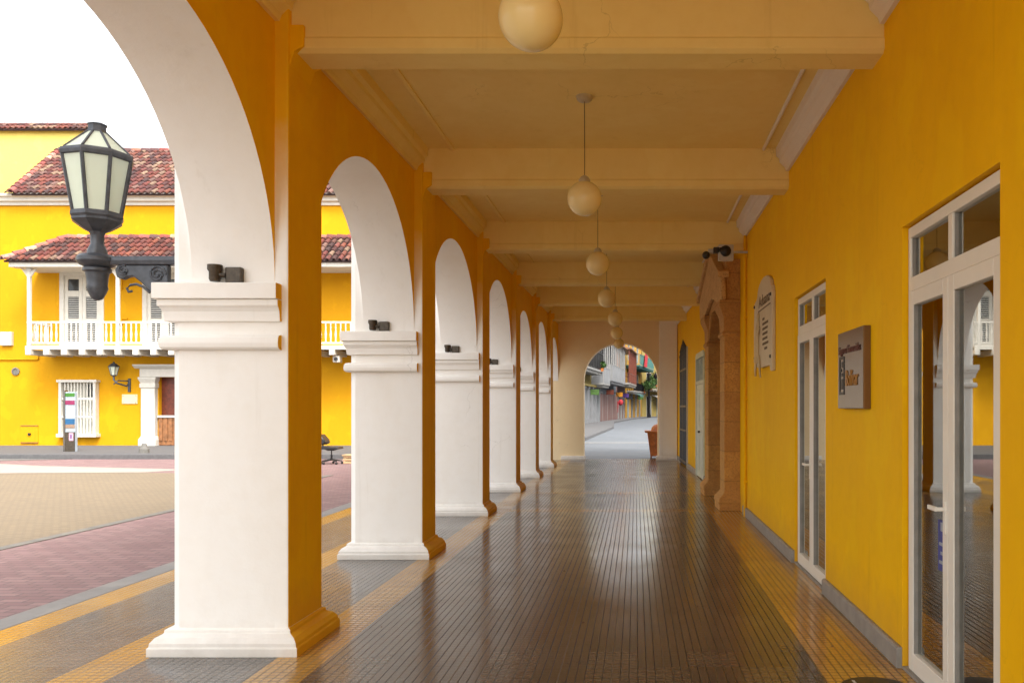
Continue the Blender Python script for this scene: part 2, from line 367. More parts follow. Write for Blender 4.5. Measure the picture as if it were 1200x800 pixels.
# ------------------------------------------------------------------ THE ARCADE BUILDING
XI, XW, XE, XP = -2.262, -2.351, -2.89, -3.04     # pier inner, wall inner, wall outer, pier outer
XR = 1.633
PD = .574
CE = 4.357                                         # ceiling
SPR = 2.40
PY = [5.335 - 3.36 * k for k in (1,)] + [5.335, 8.69, 12.12, 15.51, 18.58, 21.85]
YB = -1.7; YEND = 24.87  # arcade cut short behind the camera, end left open for fill light
arc = thing('arcade_building', 'arcaded building with ochre inner walls, white arches and beamed ceiling over a tiled walkway', 'building', (0, 0, 0))
def inner_yellow(n, c): return 1 if n.x > .35 else 0
WY = [M['white'], M['yellow']]
for i, y0 in enumerate(PY):
    y1 = y0 + PD; ch = .066
    fp = [(XI, y0), (XI, y1), (XW + .0, y1), (XP + ch, y1), (XP, y1 - ch), (XP, y0 + ch), (XP + ch, y0), (XW + .0, y0)]
    p = MB().rings([[(x, y, z) for x, y in fp] for z in (0, CE + .1)])
    pier = p.build('pier', None, arc, bevel=.012, mats=WY + [M['white_shaded_top']], matfn=lambda n, c: 1 if n.x > .35 else (2 if c.x > XW and abs(n.z) < .5 else 0))
    # base
    prof = [(.095, 0), (.095, .055), (.085, .062), (.083, .085), (.06, .115), (.03, .13), (.022, .135), (.02, .155), (.003, .165)]
    rr = [[(XP - q, y0 - q, z), (XI + q, y0 - q, z), (XI + q, y1 + q, z), (XP - q, y1 + q, z)] for q, z in prof]
    MB().rings(rr).build('pier_base', None, pier, bevel=.004, mats=WY, matfn=inner_yellow)
    # capital: slab, fillet, cove, neck, roll
    pr = [(.035, SPR - .425), (.05, SPR - .412), (.055, SPR - .385), (.05, SPR - .352), (.035, SPR - .335)]
    def ring(q, z): return [(XP - q * .8, y0 - q, z), (XW + .045, y0 - q, z), (XW + .045, y1 + q, z), (XP - q * .8, y1 + q, z)]
    cb = MB(); cb.rings([ring(q, z) for q, z in [(.004, SPR - .43)] + pr + [(.004, SPR - .33)]])
    cb.rings([ring(q, z) for q, z in [(.024, SPR - .245), (.026, SPR - .22), (.033, SPR - .18), (.048, SPR - .155), (.06, SPR - .145), (.06, SPR - .104)]])
    cb.rings([ring(q, z) for q, z in [(.085, SPR - .103), (.085, SPR)]])
    cb.build('capital', None, pier, bevel=.005, mats=WY, matfn=inner_yellow)
# arched panels between the piers
def arch_panel(a, b, x0, x1, zs, ztop, rise, n=40, axis='y'):
    m_ = MB(); c = (a + b) / 2; r = (b - a) / 2
    pts = [(c - r * math.cos(math.pi * k / n), zs + rise * math.sin(math.pi * k / n)) for k in range(n + 1)]
    vs = []
    for (u, z) in pts:
        for x in (x0, x1):
            for zz in (z, ztop):
                vs.append((x, u, zz) if axis == 'y' else (u, x, zz))
    fs = []
    for k in range(n):
        o = 4 * k; q = 4 * (k + 1)
        fs += [(o, o + 1, q + 1, q), (o + 2, q + 2, q + 3, o + 3), (o, q, q + 2, o + 2), (o + 1, o + 3, q + 3, q + 1)]
    m_.add(vs, fs); return m_
ends = PY + [YEND]
for i in range(len(ends) - 1):
    a, b = ends[i] + PD, ends[i + 1]
    ap = arch_panel(a, b, XE, XW, SPR, CE + .1, min(1.37, (b - a) / 2 * .985)).build('arch_wall', None, arc, smooth=True, mats=WY, matfn=lambda n, c: 1 if (n.x > .9) else 0)
# ceiling, beams, mouldings
slab = MB().box(XW - .2, XR + .35, YB, YEND + .2, CE, CE + .3).build('ceiling', M['ceiling'], arc)
BY = [y + .05 for y in PY]
for y in BY:
    y1 = y + .29
    pr = [(y, CE + .01), (y, 4.03), (y - .012, 4.02), (y - .012, 3.955), (y + .02, 3.93), (y1 - .02, 3.93), (y1 + .012, 3.955), (y1 + .012, 4.02), (y1, 4.03), (y1, CE + .01)]
    if y > 12.3: xr = XR - .0281 * (y - 12.3) + .02
    else: xr = XR + .01
    MB().prism(pr, 'x', XW - .02, xr).build('beam', M['ceiling'], arc, bevel=.006)
    co = MB().prism([(XI - .01, 3.80), (XI + .03, 3.93), (XI + .09, 3.96), (XI + .09, 4.10), (XI - .01, 4.10)], 'y', y - .03, y1 + .03)
    co.build('beam_corbel', M['yellow'], arc, bevel=.006)
def wallx(y): return XR if y < 12.3 else XR - .0281 * (y - 12.3)
crown = [(0, CE - .245), (.03, CE - .245), (.045, CE - .205), (.10, CE - .15), (.105, CE - .11), (.135, CE - .085), (.14, CE + .01), (0, CE + .01)]
for k in range(len(BY)):
    a = BY[k] + .30; b = BY[k + 1] - .01 if k + 1 < len(BY) else YEND
    cr = MB().prism([(d, z) for d, z in crown], 'y', a, b); cr.map(lambda x, y, z: (wallx(y) - x - .001, y, z))
    cr.build('crown_moulding', M['crown'], arc)
    MB().prism([(.255, CE + .005), (.255, CE - .02), (.27, CE - .03), (.285, CE - .02), (.285, CE + .005)], 'y', a, b).map(lambda x, y, z: (wallx(y) - x, y, z)).build('ceiling_bead', M['crown'], arc)
    MB().prism([(XW + .001 + d, z) for d, z in crown], 'y', a, b).build('crown_moulding', M['ceiling'], arc)
    MB().prism([(XW + .37, CE + .005), (XW + .37, CE - .02), (XW + .395, CE - .028), (XW + .42, CE - .02), (XW + .42, CE + .005)], 'y', a, b).build('ceiling_bead', M['ceiling'], arc)
# inner (right) wall with openings; far half turns slightly inwards
TH = math.atan(.0281)
def bend(d, s, z): return (XR + d * math.cos(TH) - s * math.sin(TH), 12.3 + s * math.cos(TH) + d * math.sin(TH), z)
def wall_open(x0, x1, ya, yb, z1, opens):
    w = MB(); y = ya
    for (oa, ob, oz) in sorted(opens):
        w.box(x0, x1, y, oa, 0, z1); w.box(x0, x1, oa, ob, oz, z1); y = ob
    w.box(x0, x1, y, yb, 0, z1); return w
D1 = (3.672, 5.020, 2.70); D2 = (7.045, 8.425, 2.715)
wl = wall_open(XR, XR + .35, YB, 12.3, CE + .02, [D1, D2])
wl.build('inner_wall', M['yellow'], arc)
SP = (1.0, 2.48, 3.12); SD = (5.35, 6.95, 2.80); SG = (9.35, 11.45, 3.15)
wall_open(0, .35, 0.0, YEND - 12.3 + .3, CE + .02, [SP, SD, SG]).map(bend).build('inner_wall', M['yellow'], arc)
def skirting(ya, yb, far=False):
    b = MB().prism([(-.035, .001), (-.035, .12), (-.02, .132), (.001, .132), (.001, .001)], 'y', ya, yb)
    if far: b.map(bend)
    else: b.map(lambda x, y, z: (XR + x, y, z))
    b.build('skirting', M['base_grey'], arc, bevel=.004)
skirting(YB, D1[0] - .0); skirting(D1[1], D2[0]); skirting(D2[1], 11.98); skirting(12.07, 12.30)
skirting(3.15, SD[0] - .05, True); skirting(SD[1] + .05, SG[0] - .1, True); skirting(SG[1] + .1, 12.55, True)
# rooms behind the glass doors
rm = MB(); rm.box(XR + .35, 6, -1, 11, -.05, 0); rm.box(6, 6.2, -1, 11, 0, 3.3)
rm.box(XR + .35, 6.2, -1.2, -1, 0, 3.3); rm.box(XR + .35, 6.2, 11, 11.2, 0, 3.3); rm.box(XR + .35, 6.2, -1.2, 11.2, 3.3, 3.5)
rm.build('interior_room', M['room'], arc)
# end wall with its arch
ec, er = -.453, 1.127; esp = 2.416
ew = arch_panel(ec - er, ec + er, YEND, YEND + .5, esp, CE + .1, er, axis='x')
ew.box(XE, ec - er, YEND, YEND + .5, 0, CE + .1); ew.box(ec + er, 1.75, YEND, YEND + .5, 0, CE + .1)
ew.build('end_wall', M['cream'], arc)
ep = MB().box(.71, 1.25, YEND - .06, YEND + .01, 0, 4.24); ep.box(.69, 1.27, YEND - .075, YEND + .005, 4.24, CE)
ep.build('end_pilaster', M['white'], arc, bevel=.008)
for (a, b) in ((XI, ec - er), (ec + er, 1.27)):
    MB().prism([(YEND - .1, 0), (YEND - .1, .05), (YEND - .085, .06), (YEND - .07, .12), (YEND - .061, .13), (YEND + .1, .13), (YEND + .1, 0)], 'x', a - .06 if a > 0 else a, b + .06 if b < 0 else b).build('wall_base', M['white'], arc)
# storey above
up = MB(); up.box(XE, XE + .5, PY[0], 25.37, CE + .1, 8.6); up.box(XE - .12, XE + .02, YB, 25.4, 4.62, 4.82)
up.box(XE + .5, 12, 24.9, 25.35, CE + .3, 8.6); up.box(XE - .35, 12, YB, 25.6, 8.6, 8.9)
up.build('upper_storey', M['yellow'], arc)
MB().box(XR + .35, 12, YB - .3, YB, 0, 8.6).box(XR + .352, 12, 24.87, 25.30, 0, 8.6).box(6.5, 12, YB, 24.9, -.05, 8.6).build('rear_block', M['yellow'], arc)

# glass double doors
def double_door(y0, y1, ztop, rail, handle_side):
    """ y0 near jamb, y1 far jamb; built as one door part with leaves """
    x0, x1 = XR + .035, XR + .095
    fw = .045
    fr = MB(); fr.box(x0, x1, y0 + .008, y0 + fw, .0, ztop - .01); fr.box(x0, x1, y1 - fw, y1 - .008, .0, ztop - .01)
    fr.box(x0, x1, y0 + fw, y1 - fw, ztop - .075, ztop - .01); fr.box(x0, x1, y0 + fw, y1 - fw, rail - .085, rail + .0)
    ym = (y0 + y1) / 2 + .0
    fr.box(x0, x1, ym - .03, ym + .03, rail, ztop - .075)
    d = fr.build('door_frame', M['frame'], arc, bevel=.004)
    MB().box(x0 + .03, x0 + .036, y0 + fw, ym - .03, rail, ztop - .075).build('pane', M['glass'], d)
    MB().box(x0 + .03, x0 + .036, ym + .03, y1 - fw, rail, ztop - .075).build('pane', M['glass'], d)
    for (a, b) in ((y0 + fw, ym - .03), (ym + .03, y1 - fw)):
        for q_ in (a, b - .008): MB().box(x0 + .012, x0 + .044, q_, q_ + .008, rail, ztop - .075).build('gasket', M['base_grey'], d)
    for (a, b, s) in ((y0 + fw + .004, ym - .002, 1), (ym + .002, y1 - fw - .004, -1)):
        sw = .075; zt = rail - .09; lf = MB(); xa, xb = x0 - .012, x1 - .015
        lf.box(xa, xb, a, a + sw, .02, zt); lf.box(xa, xb, b - sw, b, .02, zt)
        lf.box(xa, xb, a + sw, b - sw, zt - .085, zt); lf.box(xa, xb, a + sw, b - sw, .02, .13)
        l = lf.build('door_leaf', M['frame'], arc, bevel=.004)
        MB().box(xa + .028, xa + .034, a + sw, b - sw, .13, zt - .085).build('pane', M['glass'], l)
        for q_ in (a + sw, b - sw - .008): MB().box(xa + .006, xa + .05, q_, q_ + .008, .13, zt - .085).build('gasket', M['base_grey'], l)
        if s == -1:
            hb = MB(); hy = a + .035; hb.box(xa - .008, xa + .001, hy - .018, hy + .018, .92, 1.10)
            hb.box(xa - .05, xa - .005, hy - .01, hy + .01, 1.045, 1.065); hb.box(xa - .055, xa - .04, hy - .0, hy + .12, 1.043, 1.067)
            hb.build('handle', M['frame'], l, bevel=.003)
    MB().box(XR + .0, XR + .2, y0 + .002, y1 - .002, .001, .018).build('threshold', M['base_grey'], arc)
double_door(D1[0], D1[1], D1[2], 2.385, 1)
double_door(D2[0], D2[1], D2[2], 2.42, 1)
# opening hours paper on the door glass and curtains inside
pa = MB().box(XR + .046, XR + .049, 4.425, 4.55, .70, .98).build('door_notice', M['blue']); setp(pa, 'small blue notice stuck on the near glass door below its handle', 'notice')
pp = MB()
for k, zz in enumerate((.74, .79, .84, .92)): pp.box(XR + .0445, XR + .0458, 4.445, 4.53 - .02 * (k % 2), zz, zz + .018 + (.03 if k == 3 else 0))
o = pp.build('printed_lines', M['poster'], pa)
def curtain(y0, y1, x, label):
    n = int((y1 - y0) / .012); vs = []; fs = []
    for i in range(n + 1):
        y = y0 + (y1 - y0) * i / n; dx = .028 * math.sin(i * .9) + .01 * math.sin(i * .37)
        vs += [(x + dx, y, .05), (x + dx * .6, y, 2.75), (x + dx + .006, y, .05), (x + dx * .6 + .006, y, 2.75)]
    for i in range(n):
        o = 4 * i; fs += [(o, o + 1, o + 5, o + 4), (o + 2, o + 6, o + 7, o + 3)]
    c = MB().add(vs, fs).build('curtain', M['curtain'], smooth=True); setp(c, label, 'curtain')
    MB().tube([(x, y0 - .03, 2.77), (x, y1 + .03, 2.77)], .012).build('curtain_rail', M['steel'], c)
curtain(4.62, 5.3, XR + .30 + .12, 'olive pleated curtain behind the far leaf of the near glass doors')
curtain(7.2, 8.5, XR + .30 + .12, 'olive pleated curtain behind the farther pair of glass doors')

# portal of coral stone around a doorway
pt = thing('stone_portal', 'coral stone portal with two pilasters and a gabled top in the ochre wall', 'portal', bend(0, 1.7, 0))
def stone_pilaster(s0, s1):
    b = MB(); P_ = .25
    prof = [(.33, 0, .05), (.33, .10, .05), (.345, .13, .06), (.33, .19, .05), (.29, .23, .03), (.26, .27, .01), (P_, .30, 0),
            (P_, 2.70, 0), (.28, 2.715, .02), (.28, 2.77, .02), (.255, 2.785, 0), (.26, 3.0, 0), (.29, 3.08, .03), (.33, 3.17, .06), (.33, 3.26, .06)]
    b.rings([[(-p, s0 - e, z), (-p, s1 + e, z), (.02, s1 + e, z), (.02, s0 - e, z)] for p, z, e in prof])
    return b.map(bend).build('pilaster', M['coral'], pt, bevel=.02)
stone_pilaster(.42, .92); stone_pilaster(2.56, 3.06)
b = MB().box(-.23, .02, .40, 3.12, 3.262, 3.90); b.map(bend).build('entablature', M['coral'], pt, bevel=.02)
b = MB().prism([(.30, 3.27), (.62, 3.20), (.98, 3.30), (1.3, 3.38), (1.74, 3.44), (2.18, 3.38), (2.5, 3.30), (2.86, 3.20), (3.40, 3.27), (3.50, 3.62), (1.80, 4.22), (.38, 3.62)], 'x', -.31, -.233)
b.map(bend).build('pediment', M['coral_pale'], pt, bevel=.02)
b = MB()
b.prism([(.34, 3.60), (1.80, 4.20), (3.58, 3.60), (3.58, 3.70), (1.80, 4.31), (.34, 3.70)], 'x', -.36, -.18)
b.map(bend).build('raking_cornice', M['coral_pale'], pt, bevel=.015)
for s, d in ((.925, 1), (2.555, -1)):   # curved brackets below the lintel
    b = MB()
    b.prism([(s, 3.255), (s, 2.78), (s + d * .05, 2.80), (s + d * .10, 2.92), (s + d * .20, 3.02), (s + d * .24, 3.12), (s + d * .36, 3.255)], 'x', -.24, .1)
    b.map(bend).build('bracket', M['coral'], pt, bevel=.015)
dw = MB().box(.2, .26, SP[0], SP[1], 0, SP[2]); 
for k in range(5): dw.box(.18, .2, SP[0] + .06 + .28 * k, SP[0] + .26 + .28 * k, .2, 1.2).box(.18, .2, SP[0] + .06 + .28 * k, SP[0] + .26 + .28 * k, 1.4, 2.9)
dw.map(bend).build('wooden_door', M['dark_wood'], arc, bevel=.006)
# far white door
sa, sb, sz = SD
d = MB(); d.box(-.03, .1, sa - .05, sa + .06, 0, sz).box(-.03, .1, sb - .06, sb + .05, 0, sz).box(-.03, .1, sa + .06, sb - .06, sz - .09, sz + .04).box(-.03, .1, sa + .06, sb - .06, 2.12, 2.2)
d.box(-.02, .09, (sa + sb) / 2 - .03, (sa + sb) / 2 + .03, 2.2, sz - .09)
fd = d.map(bend).build('door_frame', plain('pale_green_paint', (.60, .68, .60), .4), arc, bevel=.004)
MB().box(.03, .035, sa + .06, sb - .06, 2.2, sz - .09).map(bend).build('pane', M['glass'], fd)
mm_ = M['frame']
for (a, b_) in ((sa + .065, (sa + sb) / 2 - .002), ((sa + sb) / 2 + .002, sb - .065)):
    l = MB().box(-.015, .03, a, b_, .02, 2.115).box(-.025, -.015, a + .1, b_ - .1, .15, 1.0).box(-.025, -.015, a + .1, b_ - .1, 1.15, 2.0).map(bend).build('door_leaf', bpy.data.materials['pale_green_paint'], arc, bevel=.004)
MB().lathe([(.02, 0), (.03, .02), (.02, .05)], (0, 0, 0), 12).map(lambda x, y, z: bend(-.02 - z, (sa + sb) / 2 - .06 + x, 1.05 + y)).build('handle', M['bronze'], l, smooth=True)
# iron gate with spear tops
sa, sb, sz = SG
MB().box(.2, .25, sa, sb, 0, sz).map(bend).build('dark_doorway', M['dark_opening'], arc)
for q_ in ((sa - .12, sa), (sb, sb + .12)): MB().box(-.03, .06, q_[0], q_[1], 0, sz + .05).map(bend).build('door_jamb', M['trim'], arc)
gt = thing('iron_gate', 'tall black iron gate with spear tops in the far doorway of the ochre wall', 'gate', bend(0, (sa + sb) / 2, 0))
g = MB()
n = 14
for k in range(n + 1):
    s = sa + .03 + (sb - sa - .06) * k / n; top = sz - .15 + .25 * (1 - abs(2 * k / n - 1)) + (.1 if k % 2 else 0)
    g.tube([(-.03, s, .05), (-.03, s, top)], .016, 6).lathe([(.001, 0), (.03, .03), (.001, .14)], (-.03, s, top), 6)
g.map(bend).build('bar', M['iron'], gt)
g = MB()
for z in (.1, .95, 1.6, 2.6): g.box(-.05, -.01, sa, sb, z, z + .05)
g.box(-.045, -.015, (sa + sb) / 2 - .03, (sa + sb) / 2 + .03, .05, 2.9)
g.map(bend).build('rail', M['iron'], gt)

# ------------------------------------------------------------------ pendant globes
def pendant():
    t = thing('pendant_lamp', 'x', 'pendant lamp', (0, 0, 0), 'globe pendants down the walkway ceiling')
    zt = CE
    zc = 3.452
    MB().lathe([(.02, -.045), (.055, -.04), (.07, -.025), (.072, -.008), (.078, 0)], (0, 0, zt), 24).build('ceiling_rose', M['canopy'], t, smooth=True)
    MB().tube([(0, 0, zt - .03), (.002, 0, zc + .3), (0, 0, zc + .15)], .0032, 6).build('cord', M['bronze'], t)
    h = MB().lathe([(.012, .205), (.035, .19), (.052, .165), (.052, .143), (.045, .135)], (0, 0, zc), 20)
    h.build('holder', M['canopy'], t, smooth=True)
    MB().sphere((0, 0, zc), .153, 36, 24).build('globe', M['globe'], t, smooth=True)
    return t
GL = [(3.90, 622), (7.28, 685), (10.57, 700.5), (13.95, 711), (17.2, 721), (20.45, 722.7), (23.9, 725.3)]
GLab = ['nearest white globe pendant, cut by the top of the photo', 'second white globe pendant from the front, its ceiling rose in full view',
        'third white globe pendant from the front, between second and third beams', 'fourth white globe pendant from the front, half way down the walkway',
        'fifth white globe pendant from the front, level with the far wall top', 'small sixth globe pendant from the front, above the far arch',
        'farthest and smallest globe pendant, hanging over the tip of the far arch']
pr0 = pendant()
for i, (y, x) in enumerate(GL):
    o = pr0 if i == 0 else copy_tree(pr0)
    o.location = (wx(x, y), y, 0); o['label'] = GLab[i]; o.rotation_euler.z = i * .7

# ------------------------------------------------------------------ up-lights standing on the capitals
def uplight():
    t = thing('wall_spotlight', 'x', 'spotlight', (0, 0, 0), 'bronze spotlights on the pier capitals')
    MB().box(-.052, .052, -.05, -.001, .003, .105).build('mounting_box', M['bronze'], t, bevel=.008)
    MB().tube([(-.05, -.045, .05), (-.09, -.05, .055)], .016, 10).build('arm', M['bronze'], t, smooth=True)
    MB().lathe([(.030, 0), (.036, .015), (.036, .06), (.046, .075), (.046, .105), (.040, .105), (.036, .09), (.001, .088)], (-.115, -.05, .012), 20).build('lamp_cup', M['bronze'], t, smooth=True)
    return t
u0 = uplight()
UL = ['bronze spotlight above the capital of the nearest pier', 'bronze spotlight above the capital of the second pier from the front', 'bronze spotlight above the capital of the third pier from the front',
      'small bronze spotlight above the capital of the fourth pier', 'tiny bronze spotlight above the capital of the fifth pier', 'tiny bronze spotlight above the capital of the sixth, farthest pier']
for i, y in enumerate(PY[1:]):
    o = u0 if i == 0 else copy_tree(u0)
    o.location = (wx(274, 5.3) if i == 0 else -2.66, y + .001, SPR); o['label'] = UL[i]

# ------------------------------------------------------------------ big lantern on its bracket
LY = 5.62; LX = wx(114, LY)
ln = thing('wall_lantern', 'large dark iron lantern with frosted panes on a scrolled arm at the nearest pier', 'street lamp', (LX, LY, 2.3))
def z_(y): return H + (VY - y) * LY / F
n8 = 8; ro = R(9)
def oct_ring(r, z, n=8): return [(LX + r * .85 * math.cos(ro + 2 * math.pi * k / n), LY + r * .85 * math.sin(ro + 2 * math.pi * k / n), z) for k in range(n)]
zt, zb, ze = H + (VY - 179) * 5.46 / F, H + (VY - 249) * 5.53 / F, H + (VY - 173) * 5.46 / F
for k in range(8):   # panes and posts
    A = oct_ring(.247, zt); B = oct_ring(.172, zb)
    j = (k + 1) % 8
    def inn(p, t=.012):
        d = Vector((LX, LY, p[2])) - Vector(p); return tuple(Vector(p) + d.normalized() * t)
    q = [A[k], A[j], B[j], B[k]]; qi = [inn(p) for p in q]
    MB().add(q + qi, [(0, 1, 2, 3), (7, 6, 5, 4), (0, 4, 5, 1), (1, 5, 6, 2), (2, 6, 7, 3), (3, 7, 4, 0)]).build('pane', M['frost'], ln)
    MB().tube([A[k], B[k]], .0125, 6).build('glazing_bar', M['iron'], ln)
    A2 = oct_ring(.235, ze + .01); B2 = oct_ring(.068, z_(156)); q = [A2[k], A2[j], B2[j], B2[k]]; qi = [tuple(Vector(p) - Vector((0, 0, .012))) for p in q]
    MB().add(q + qi, [(0, 1, 2, 3), (7, 6, 5, 4), (0, 4, 5, 1), (1, 5, 6, 2), (2, 6, 7, 3), (3, 7, 4, 0)]).build('roof_pane', M['frost'], ln)
    MB().tube([A2[k], B2[k]], .009, 6).build('roof_bar', M['iron'], ln)
MB().rings([oct_ring(r, z) for r, z in ((.235, zt - .012), (.262, zt - .005), (.268, zt + .018), (.262, ze + .002), (.235, ze + .012), (.215, ze + .008), (.215, zt - .012))], cap=False).build('rim', M['iron'], ln, bevel=.003)
MB().rings([oct_ring(r, z) for r, z in ((.06, z_(157)), (.075, z_(156)), (.068, z_(154)), (.066, z_(148)), (.075, z_(147)), (.06, z_(145.5)), (.03, z_(145)))]).build('top_cap', M['iron'], ln)
MB().rings([oct_ring(r, z) for r, z in ((.165, zb + .02), (.19, zb + .012), (.195, zb - .015), (.183, zb - .03), (.185, zb - .045), (.15, zb - .068), (.10, zb - .098), (.062, zb - .115), (.05, zb - .135))]).build('bowl', M['iron'], ln)
MB().lathe([(r, z_(y)) for r, y in ((.05, 269), (.052, 271), (.042, 274), (.040, 286), (.048, 289), (.060, 294), (.062, 298), (.105, 299.5), (.124, 303), (.124, 307), (.105, 311), (.075, 313.5), (.088, 315), (.088, 318), (.072, 320), (.066, 326), (.062, 334), (.066, 338), (.052, 344), (.040, 348), (.030, 350.5), (.010, 352))], (LX, LY, 0), 28).build('stem', M['iron'], ln, smooth=True)
ar = MB(); xa = LX + .06; xb = XP + .01
ar.rings([[(x, LY - w, z_(301)), (x, LY + w, z_(301)), (x, LY + w + .008, z_(306)), (x, LY + w, z_(311)), (x, LY - w, z_(311)), (x, LY - w - .008, z_(306))] for x, w in ((xa, .03), (xb, .04))])
ar.build('arm', M['iron'], ln, bevel=.006)
pl = [(wx(x, LY), z_(y)) for x, y in ((198.8, 311), (140, 311), (137, 317), (139, 325), (145, 328), (151, 325), (158, 324), (168, 332), (178, 342), (188, 350), (198.8, 350))]
MB().prism(pl, 'y', LY - .025, LY + .025).build('scroll_plate', M['iron'], ln, bevel=.008)
def spiral(cx, cz, r, turns, y, th, a0=0):
    pts = []; n = int(turns * 16)
    for k in range(n + 1):
        t = k / n; a = a0 + turns * 2 * math.pi * t; rr = r * (1 - .8 * t)
        pts.append((cx + rr * math.cos(a), y, cz + rr * math.sin(a)))
    return MB().tube(pts, th, 6)
for (x, y, r, a) in ((147.5, 318, .036, 1.2), (187, 322, .058, 0)):
    spiral(wx(x, LY), z_(y), r, 2, LY - .027, .007, a).build('scroll', M['iron'], ln, smooth=True)
MB().tube([(wx(x, LY), LY - .002, z_(y)) for x, y in ((176, 343), (168, 336), (160, 333), (153, 334), (149, 338), (151, 342), (155, 341))], .009, 8).build('curl', M['iron'], ln, smooth=True)
MB().box(XP - .03, XP + .002, LY - .05, LY + .05, z_(355), z_(297)).build('wall_plate', M['iron'], ln, bevel=.006)

# ------------------------------------------------------------------ signs and fittings on the ochre wall
sg = thing('company_sign', 'polished metal box sign with dark and orange lettering between the two glass doors', 'sign', (XR, 6.05, 1.6))
sx = 1.583; sy0, sy1 = 5.69, 6.40; sz0, sz1 = 1.59, 2.17
MB().box(sx, XR + .002, sy0, sy1, sz0, sz1).build('box', M['dark_steel'], sg, bevel=.004)
MB().box(sx - .003, sx - .0005, sy0 + .004, sy1 - .004, sz0 + .004, sz1 - .004).build('face', M['steel'], sg)
def on_sign(y0, z0): return lambda u, v, w: (sx - .0075 - w, y0 - u, z0 + v)
text_mesh('lettering', 'Seguros Comerciales', .085, M['letter_maroon'], sg, on_sign(6.36, 2.005), width=.60)
text_mesh('lettering', 'Bolívar', .17, M['letter_orange'], sg, on_sign(6.15, 1.76), width=.34)
em = MB(); ey, ez = 6.345, 1.695
em.box(sx - .008, sx - .0035, ey - .14, ey, ez, ez + .02).box(sx - .008, sx - .0035, ey - .14, ey, ez + .27, ez + .29).box(sx - .008, sx - .0035, ey - .016, ey, ez + .02, ez + .27).box(sx - .008, sx - .0035, ey - .14, ey - .125, ez + .02, ez + .27)
em.box(sx - .008, sx - .0035, ey - .11, ey - .05, ez + .04, ez + .12).box(sx - .008, sx - .0035, ey - .105, ey - .065, ez + .14, ez + .165).box(sx - .008, sx - .0035, ey - .11, ey - .07, ez + .205, ez + .25).box(sx - .008, sx - .0035, ey - .06, ey - .035, ez + .175, ez + .20)
em.build('emblem', M['black'], sg)
# stone plaque: tall tablet with arched top and a relief along its far edge
pq = thing('stone_plaque', 'cream stone tablet with arched top, engraved lines and relief figure on ochre wall', 'plaque', (XR, 10.2, 2.0))
a, b_ = 9.56, 11.0
z0, z1 = 2.10, 3.05
poly = [(a, z0 - .07), (a + .12, z0 - .07), (a + .16, z0), (a + .85, z0 - .0), (b_ - .25, z0 + .02), (b_, z0 + .1), (b_ + .02, 2.6), (b_ - .04, 2.98), (b_ - .25, 3.02)]
for k in range(9): t = math.pi * k / 8; poly.append((a + .62 + .52 * math.cos(t), 3.05 + .17 * math.sin(t)))
poly += [(a + .04, 3.03), (a, 2.95)]
MB().prism(poly, 'x', XR - .045, XR + .002).build('tablet', M['plaque_stone'], pq, bevel=.012)
def on_pl(y0, z0): return lambda u, v, w: (XR - .0475 - w, y0 - u, z0 + v)
text_mesh('heading', 'Aduana', .20, M['engrave'], pq, on_pl(10.55, 2.87), width=.85)
ul = MB().box(XR - .05, XR - .046, 9.65, 10.60, 2.82, 2.835).build('underline', M['engrave'], pq)
b = MB(); rnd = random.Random(3)
for k in range(7):
    zz = 2.68 - k * .062; y = 10.20; L = (.12 if k == 0 else .48 - .1 * rnd.random()) if k < 6 else .2
    y = 10.25 - (0 if k < 6 else .15)
    while L > .04:
        w = .04 + .07 * rnd.random(); b.box(XR - .049, XR - .046, y - w, y, zz, zz + .03); y -= w + .02; L -= w + .02
b.build('engraved_text', M['engrave'], pq)
b = MB()   # robed figure leaning on a staff, in low relief
b.sphere((XR - .06, 10.55, 2.76), .055, 12, 8); b.tube([(XR - .055, 10.55, 2.72), (XR - .07, 10.58, 2.6), (XR - .065, 10.62, 2.42), (XR - .06, 10.66, 2.18)], .05, 8, .10)
b.tube([(XR - .07, 10.55, 2.64), (XR - .09, 10.48, 2.55), (XR - .08, 10.42, 2.62)], .025, 8, .018); b.tube([(XR - .07, 10.60, 2.62), (XR - .085, 10.74, 2.52), (XR - .08, 10.80, 2.42)], .026, 8, .018)
b.tube([(XR - .06, 10.50, 2.25), (XR - .07, 10.44, 2.12), (XR - .05, 10.42, 1.98)], .04, 8, .02); b.tube([(XR - .06, 10.72, 2.25), (XR - .07, 10.80, 2.10), (XR - .05, 10.84, 2.02)], .045, 8, .03)
b.map(lambda x, y, z: (XR - .045 - (XR - .045 - x) * .45, y, z)).build('relief_figure', M['relief'], pq, smooth=True)
b = MB()
for (y, z) in ((9.62, 2.93), (9.64, 2.20), (10.93, 2.93), (10.9, 2.25)): b.lathe([(.001, -.065), (.018, -.06), (.022, -.045)], (XR, y, z), 12, axis='x')
b.build('bolt', M['bronze'], pq)
# pipe and cameras
pp = MB().tube([(XR - .03, 12.02, .0), (XR - .03, 12.02, CE - .24)], .022, 10).build('drain_pipe', M['yellow'], smooth=True)
setp(pp, 'thin ochre painted pipe running up the wall between plaque and stone portal', 'pipe')
for zz in (.5, 1.7, 2.9, 3.8): MB().box(XR - .055, XR + .001, 11.98, 12.06, zz, zz + .03).build('clamp', M['yellow'], pp)
cm = thing('security_camera', 'white box camera with black lens above the near corner of the stone portal', 'camera', (1.30, 11.9, 3.78), 'security cameras over the portal')
cx, cy, cz = wx(851, 11.9), 11.92, wz(296, 11.9)
MB().box(cx - .11, cx + .11, cy - .02, cy + .10, cz - .11, cz + .12).build('housing', M['trim'], cm, bevel=.012)
MB().lathe([(.078, .0), (.08, -.03), (.07, -.05), (.04, -.065), (.001, -.07)], (cx - .01, cy - .02, cz + .02), 24, axis='y').build('lens', M['black'], cm, smooth=True)
